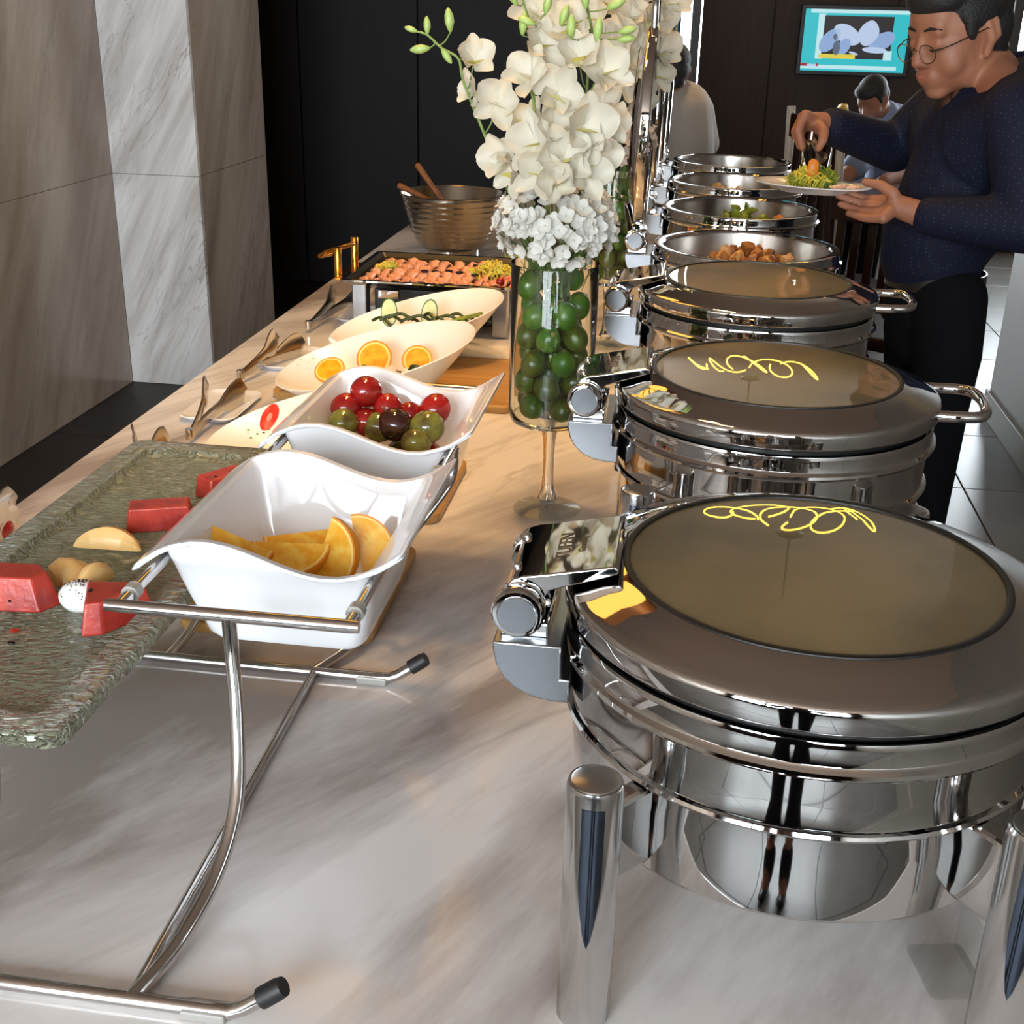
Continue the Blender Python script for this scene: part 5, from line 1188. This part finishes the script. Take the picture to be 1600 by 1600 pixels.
# ------------------------------------------------------------------ television
tv = thing('television', 'wall-mounted flat television showing white face masks on a cyan screen', 'television', at(1335, 64, 8.95)); TR = Matrix.Rotation(0, 3, 'Z')
a, b = at(1257, 14, 8.95), at(1411, 113, 8.95); w, h = .675, .385
G().box((0, .008, 0), (w + .06, .05, h + .055)).build('frame', M_GASKET, tv, smooth=0, bevel=.006); G().box((0, .04, 0), (.3, .03, .2)).build('wall_bracket', M_GASKET, tv, smooth=0)
SC = [emit('screen_cyan', srgb(40, 190, 200), .42), emit('screen_pale', srgb(190, 232, 238), .42), emit('screen_dark', srgb(30, 20, 22), .4), emit('screen_mask', srgb(140, 170, 214), .42), emit('screen_mask_pale', srgb(186, 204, 232), .42), emit('screen_yellow', srgb(226, 206, 60), .42), emit('screen_red', srgb(160, 30, 50), .42), emit('screen_grey', srgb(90, 100, 120), .42)]
def scr(u, v, lay): return Vector(((u - .5) * w, -.0175 - .0004 * lay, (.5 - v) * h))
g = G()
def rect(u0, v0, u1, v1, m, lay): g.mat(m).add([scr(u0, v0, lay), scr(u0, v1, lay), scr(u1, v1, lay), scr(u1, v0, lay)], [(0, 1, 2, 3)])
def oval(u, v, ru, rv, m, lay, rot=0, p=2.0):
    pts = []
    for k in range(28):
        t = 2 * pi * k / 28; x, y = ru * abs(cos(t)) ** (2 / p) * (1 if cos(t) > 0 else -1), rv * abs(sin(t)) ** (2 / p) * (1 if sin(t) > 0 else -1); pts.append(scr(u + x * cos(rot) - y * sin(rot), v + x * sin(rot) + y * cos(rot), lay))
    g.mat(m).add(pts, [tuple(reversed(range(28)))])
rect(0, 0, 1, 1, 0, 0); rect(.05, 0, 1, .06, 1, 1); rect(.13, .07, .2, .80, 1, 1); rect(.19, .10, .855, .79, 2, 2)
oval(.26, .50, .085, .20, 3, 3, .3); oval(.42, .40, .11, .19, 4, 3, -.5); oval(.40, .60, .06, .14, 3, 4, .2); oval(.625, .37, .10, .21, 4, 4, .1, 1.7); oval(.76, .50, .10, .18, 3, 3, .5); oval(.70, .64, .12, .05, 4, 4, .1); oval(.33, .62, .035, .12, 7, 5); oval(.31, .44, .02, .05, 7, 5); oval(.50, .70, .05, .02, 4, 4, .5)
rect(.165, .72, .52, .79, 5, 5); rect(.79, .65, .87, .80, 1, 5); rect(0, .90, .93, .965, 1, 2); rect(0, .875, .07, .925, 6, 3); rect(.06, .89, .15, .925, 4, 3); rect(.15, .88, .17, .925, 6, 4)
g.build('screen', SC, tv, smooth=0)

# ------------------------------------------------------------------ amber drum lamps above the cold dishes (mirrored in the lid rims)
M_AMBER = emit('amber_diffuser', (1.0, .50, .09, 1), 1.2)
M_AMBERSH = pmat('amber_shade', srgb(120, 66, 22), .5)
for k, (x, y, lab) in enumerate(((-.82, 2.62, 'amber drum lamp above the salad bowls'), (-.86, 3.45, 'amber drum lamp above the ribbed steel bowl'))):
    o = thing('drum_lamp', lab, 'lamp', (x, y, 2.40), 0, 'drum lamps over the counter'); G().cyl((0, 0, .16), (0, 0, .60), .006, 8).build('cord', M_BLACK, o)
    G().shell([(.37, 0), (.38, .002), (.38, .17), (.37, .172), (.37, .01)], 48).build('shade', M_AMBERSH, o); G().lathe([(.366, .010), (.366, .014)], 48).build('diffuser', M_AMBER, o); G().lathe([(.365, .165), (.365, .169)], 48).build('top_plate', M_BLACK, o)

# clear acrylic card holder under the nearest dish
M_ACRYL = pane_mat('clear_acrylic', (.95, .96, .96, 1), 1.4)
ac = thing('acrylic_card_holder', 'clear acrylic card holder on the marble under the nearest dish', 'card holder', tuple(atz(1478, 1520, T)), R(12))
G().loops([rrect(.024, .030, .006, .0008), rrect(.024, .030, .006, .0034)], True, True).build('base_plate', M_ACRYL, ac, smooth=0)
G().box((.018, 0, .029), (.0026, .056, .05)).build('upright_plate', M_ACRYL, ac, smooth=0, bevel=.001)

# ------------------------------------------------------------------ pendant lamps over the room (seen mirrored in the lids)
M_TUBE = emit('lamp_tube', (1.0, .62, .06, 1), 7)
for k, (x, y, z, lab) in enumerate(((.50, 4.75, 2.52, 'curly glowing pendant lamp above the end of the buffet'), (.38, 6.6, 2.45, 'curly glowing pendant lamp above the dining tables'))):
    o = thing('pendant_lamp', lab, 'lamp', (x, y, z), 0, 'pendant lamps'); G().cyl((0, 0, .12), (0, 0, CEIL - z), .004, 8).build('cord', M_BLACK, o); G().lathe([(.05, 0), (.055, .004), (.055, .02), (.01, .03)], 24, (0, 0, .10)).build('canopy', M_BLACK, o)
    r = random.Random(k + 3)
    for j in range(5):
        c = Vector((-.28 + .14 * j, r.uniform(-.06, .06), 0)); e1, e2 = r.uniform(.7, 1.5), r.uniform(.9, 1.9); pts = [c + Vector((.09 * cos(t * e1 + j) + .02 * t - .06, .05 * sin(e2 * t), .06 * sin(t * e2 + j))) for t in [i * .45 for i in range(14)]]
        G().tube(spline(pts, 3), .0045, 6).build('glowing_tube', M_TUBE, o)
    for j in range(5): G().cyl((0, 0, .10), (-.28 + .14 * j, 0, .03), .002, 6).build('hanging_wire', M_BLACK, o)
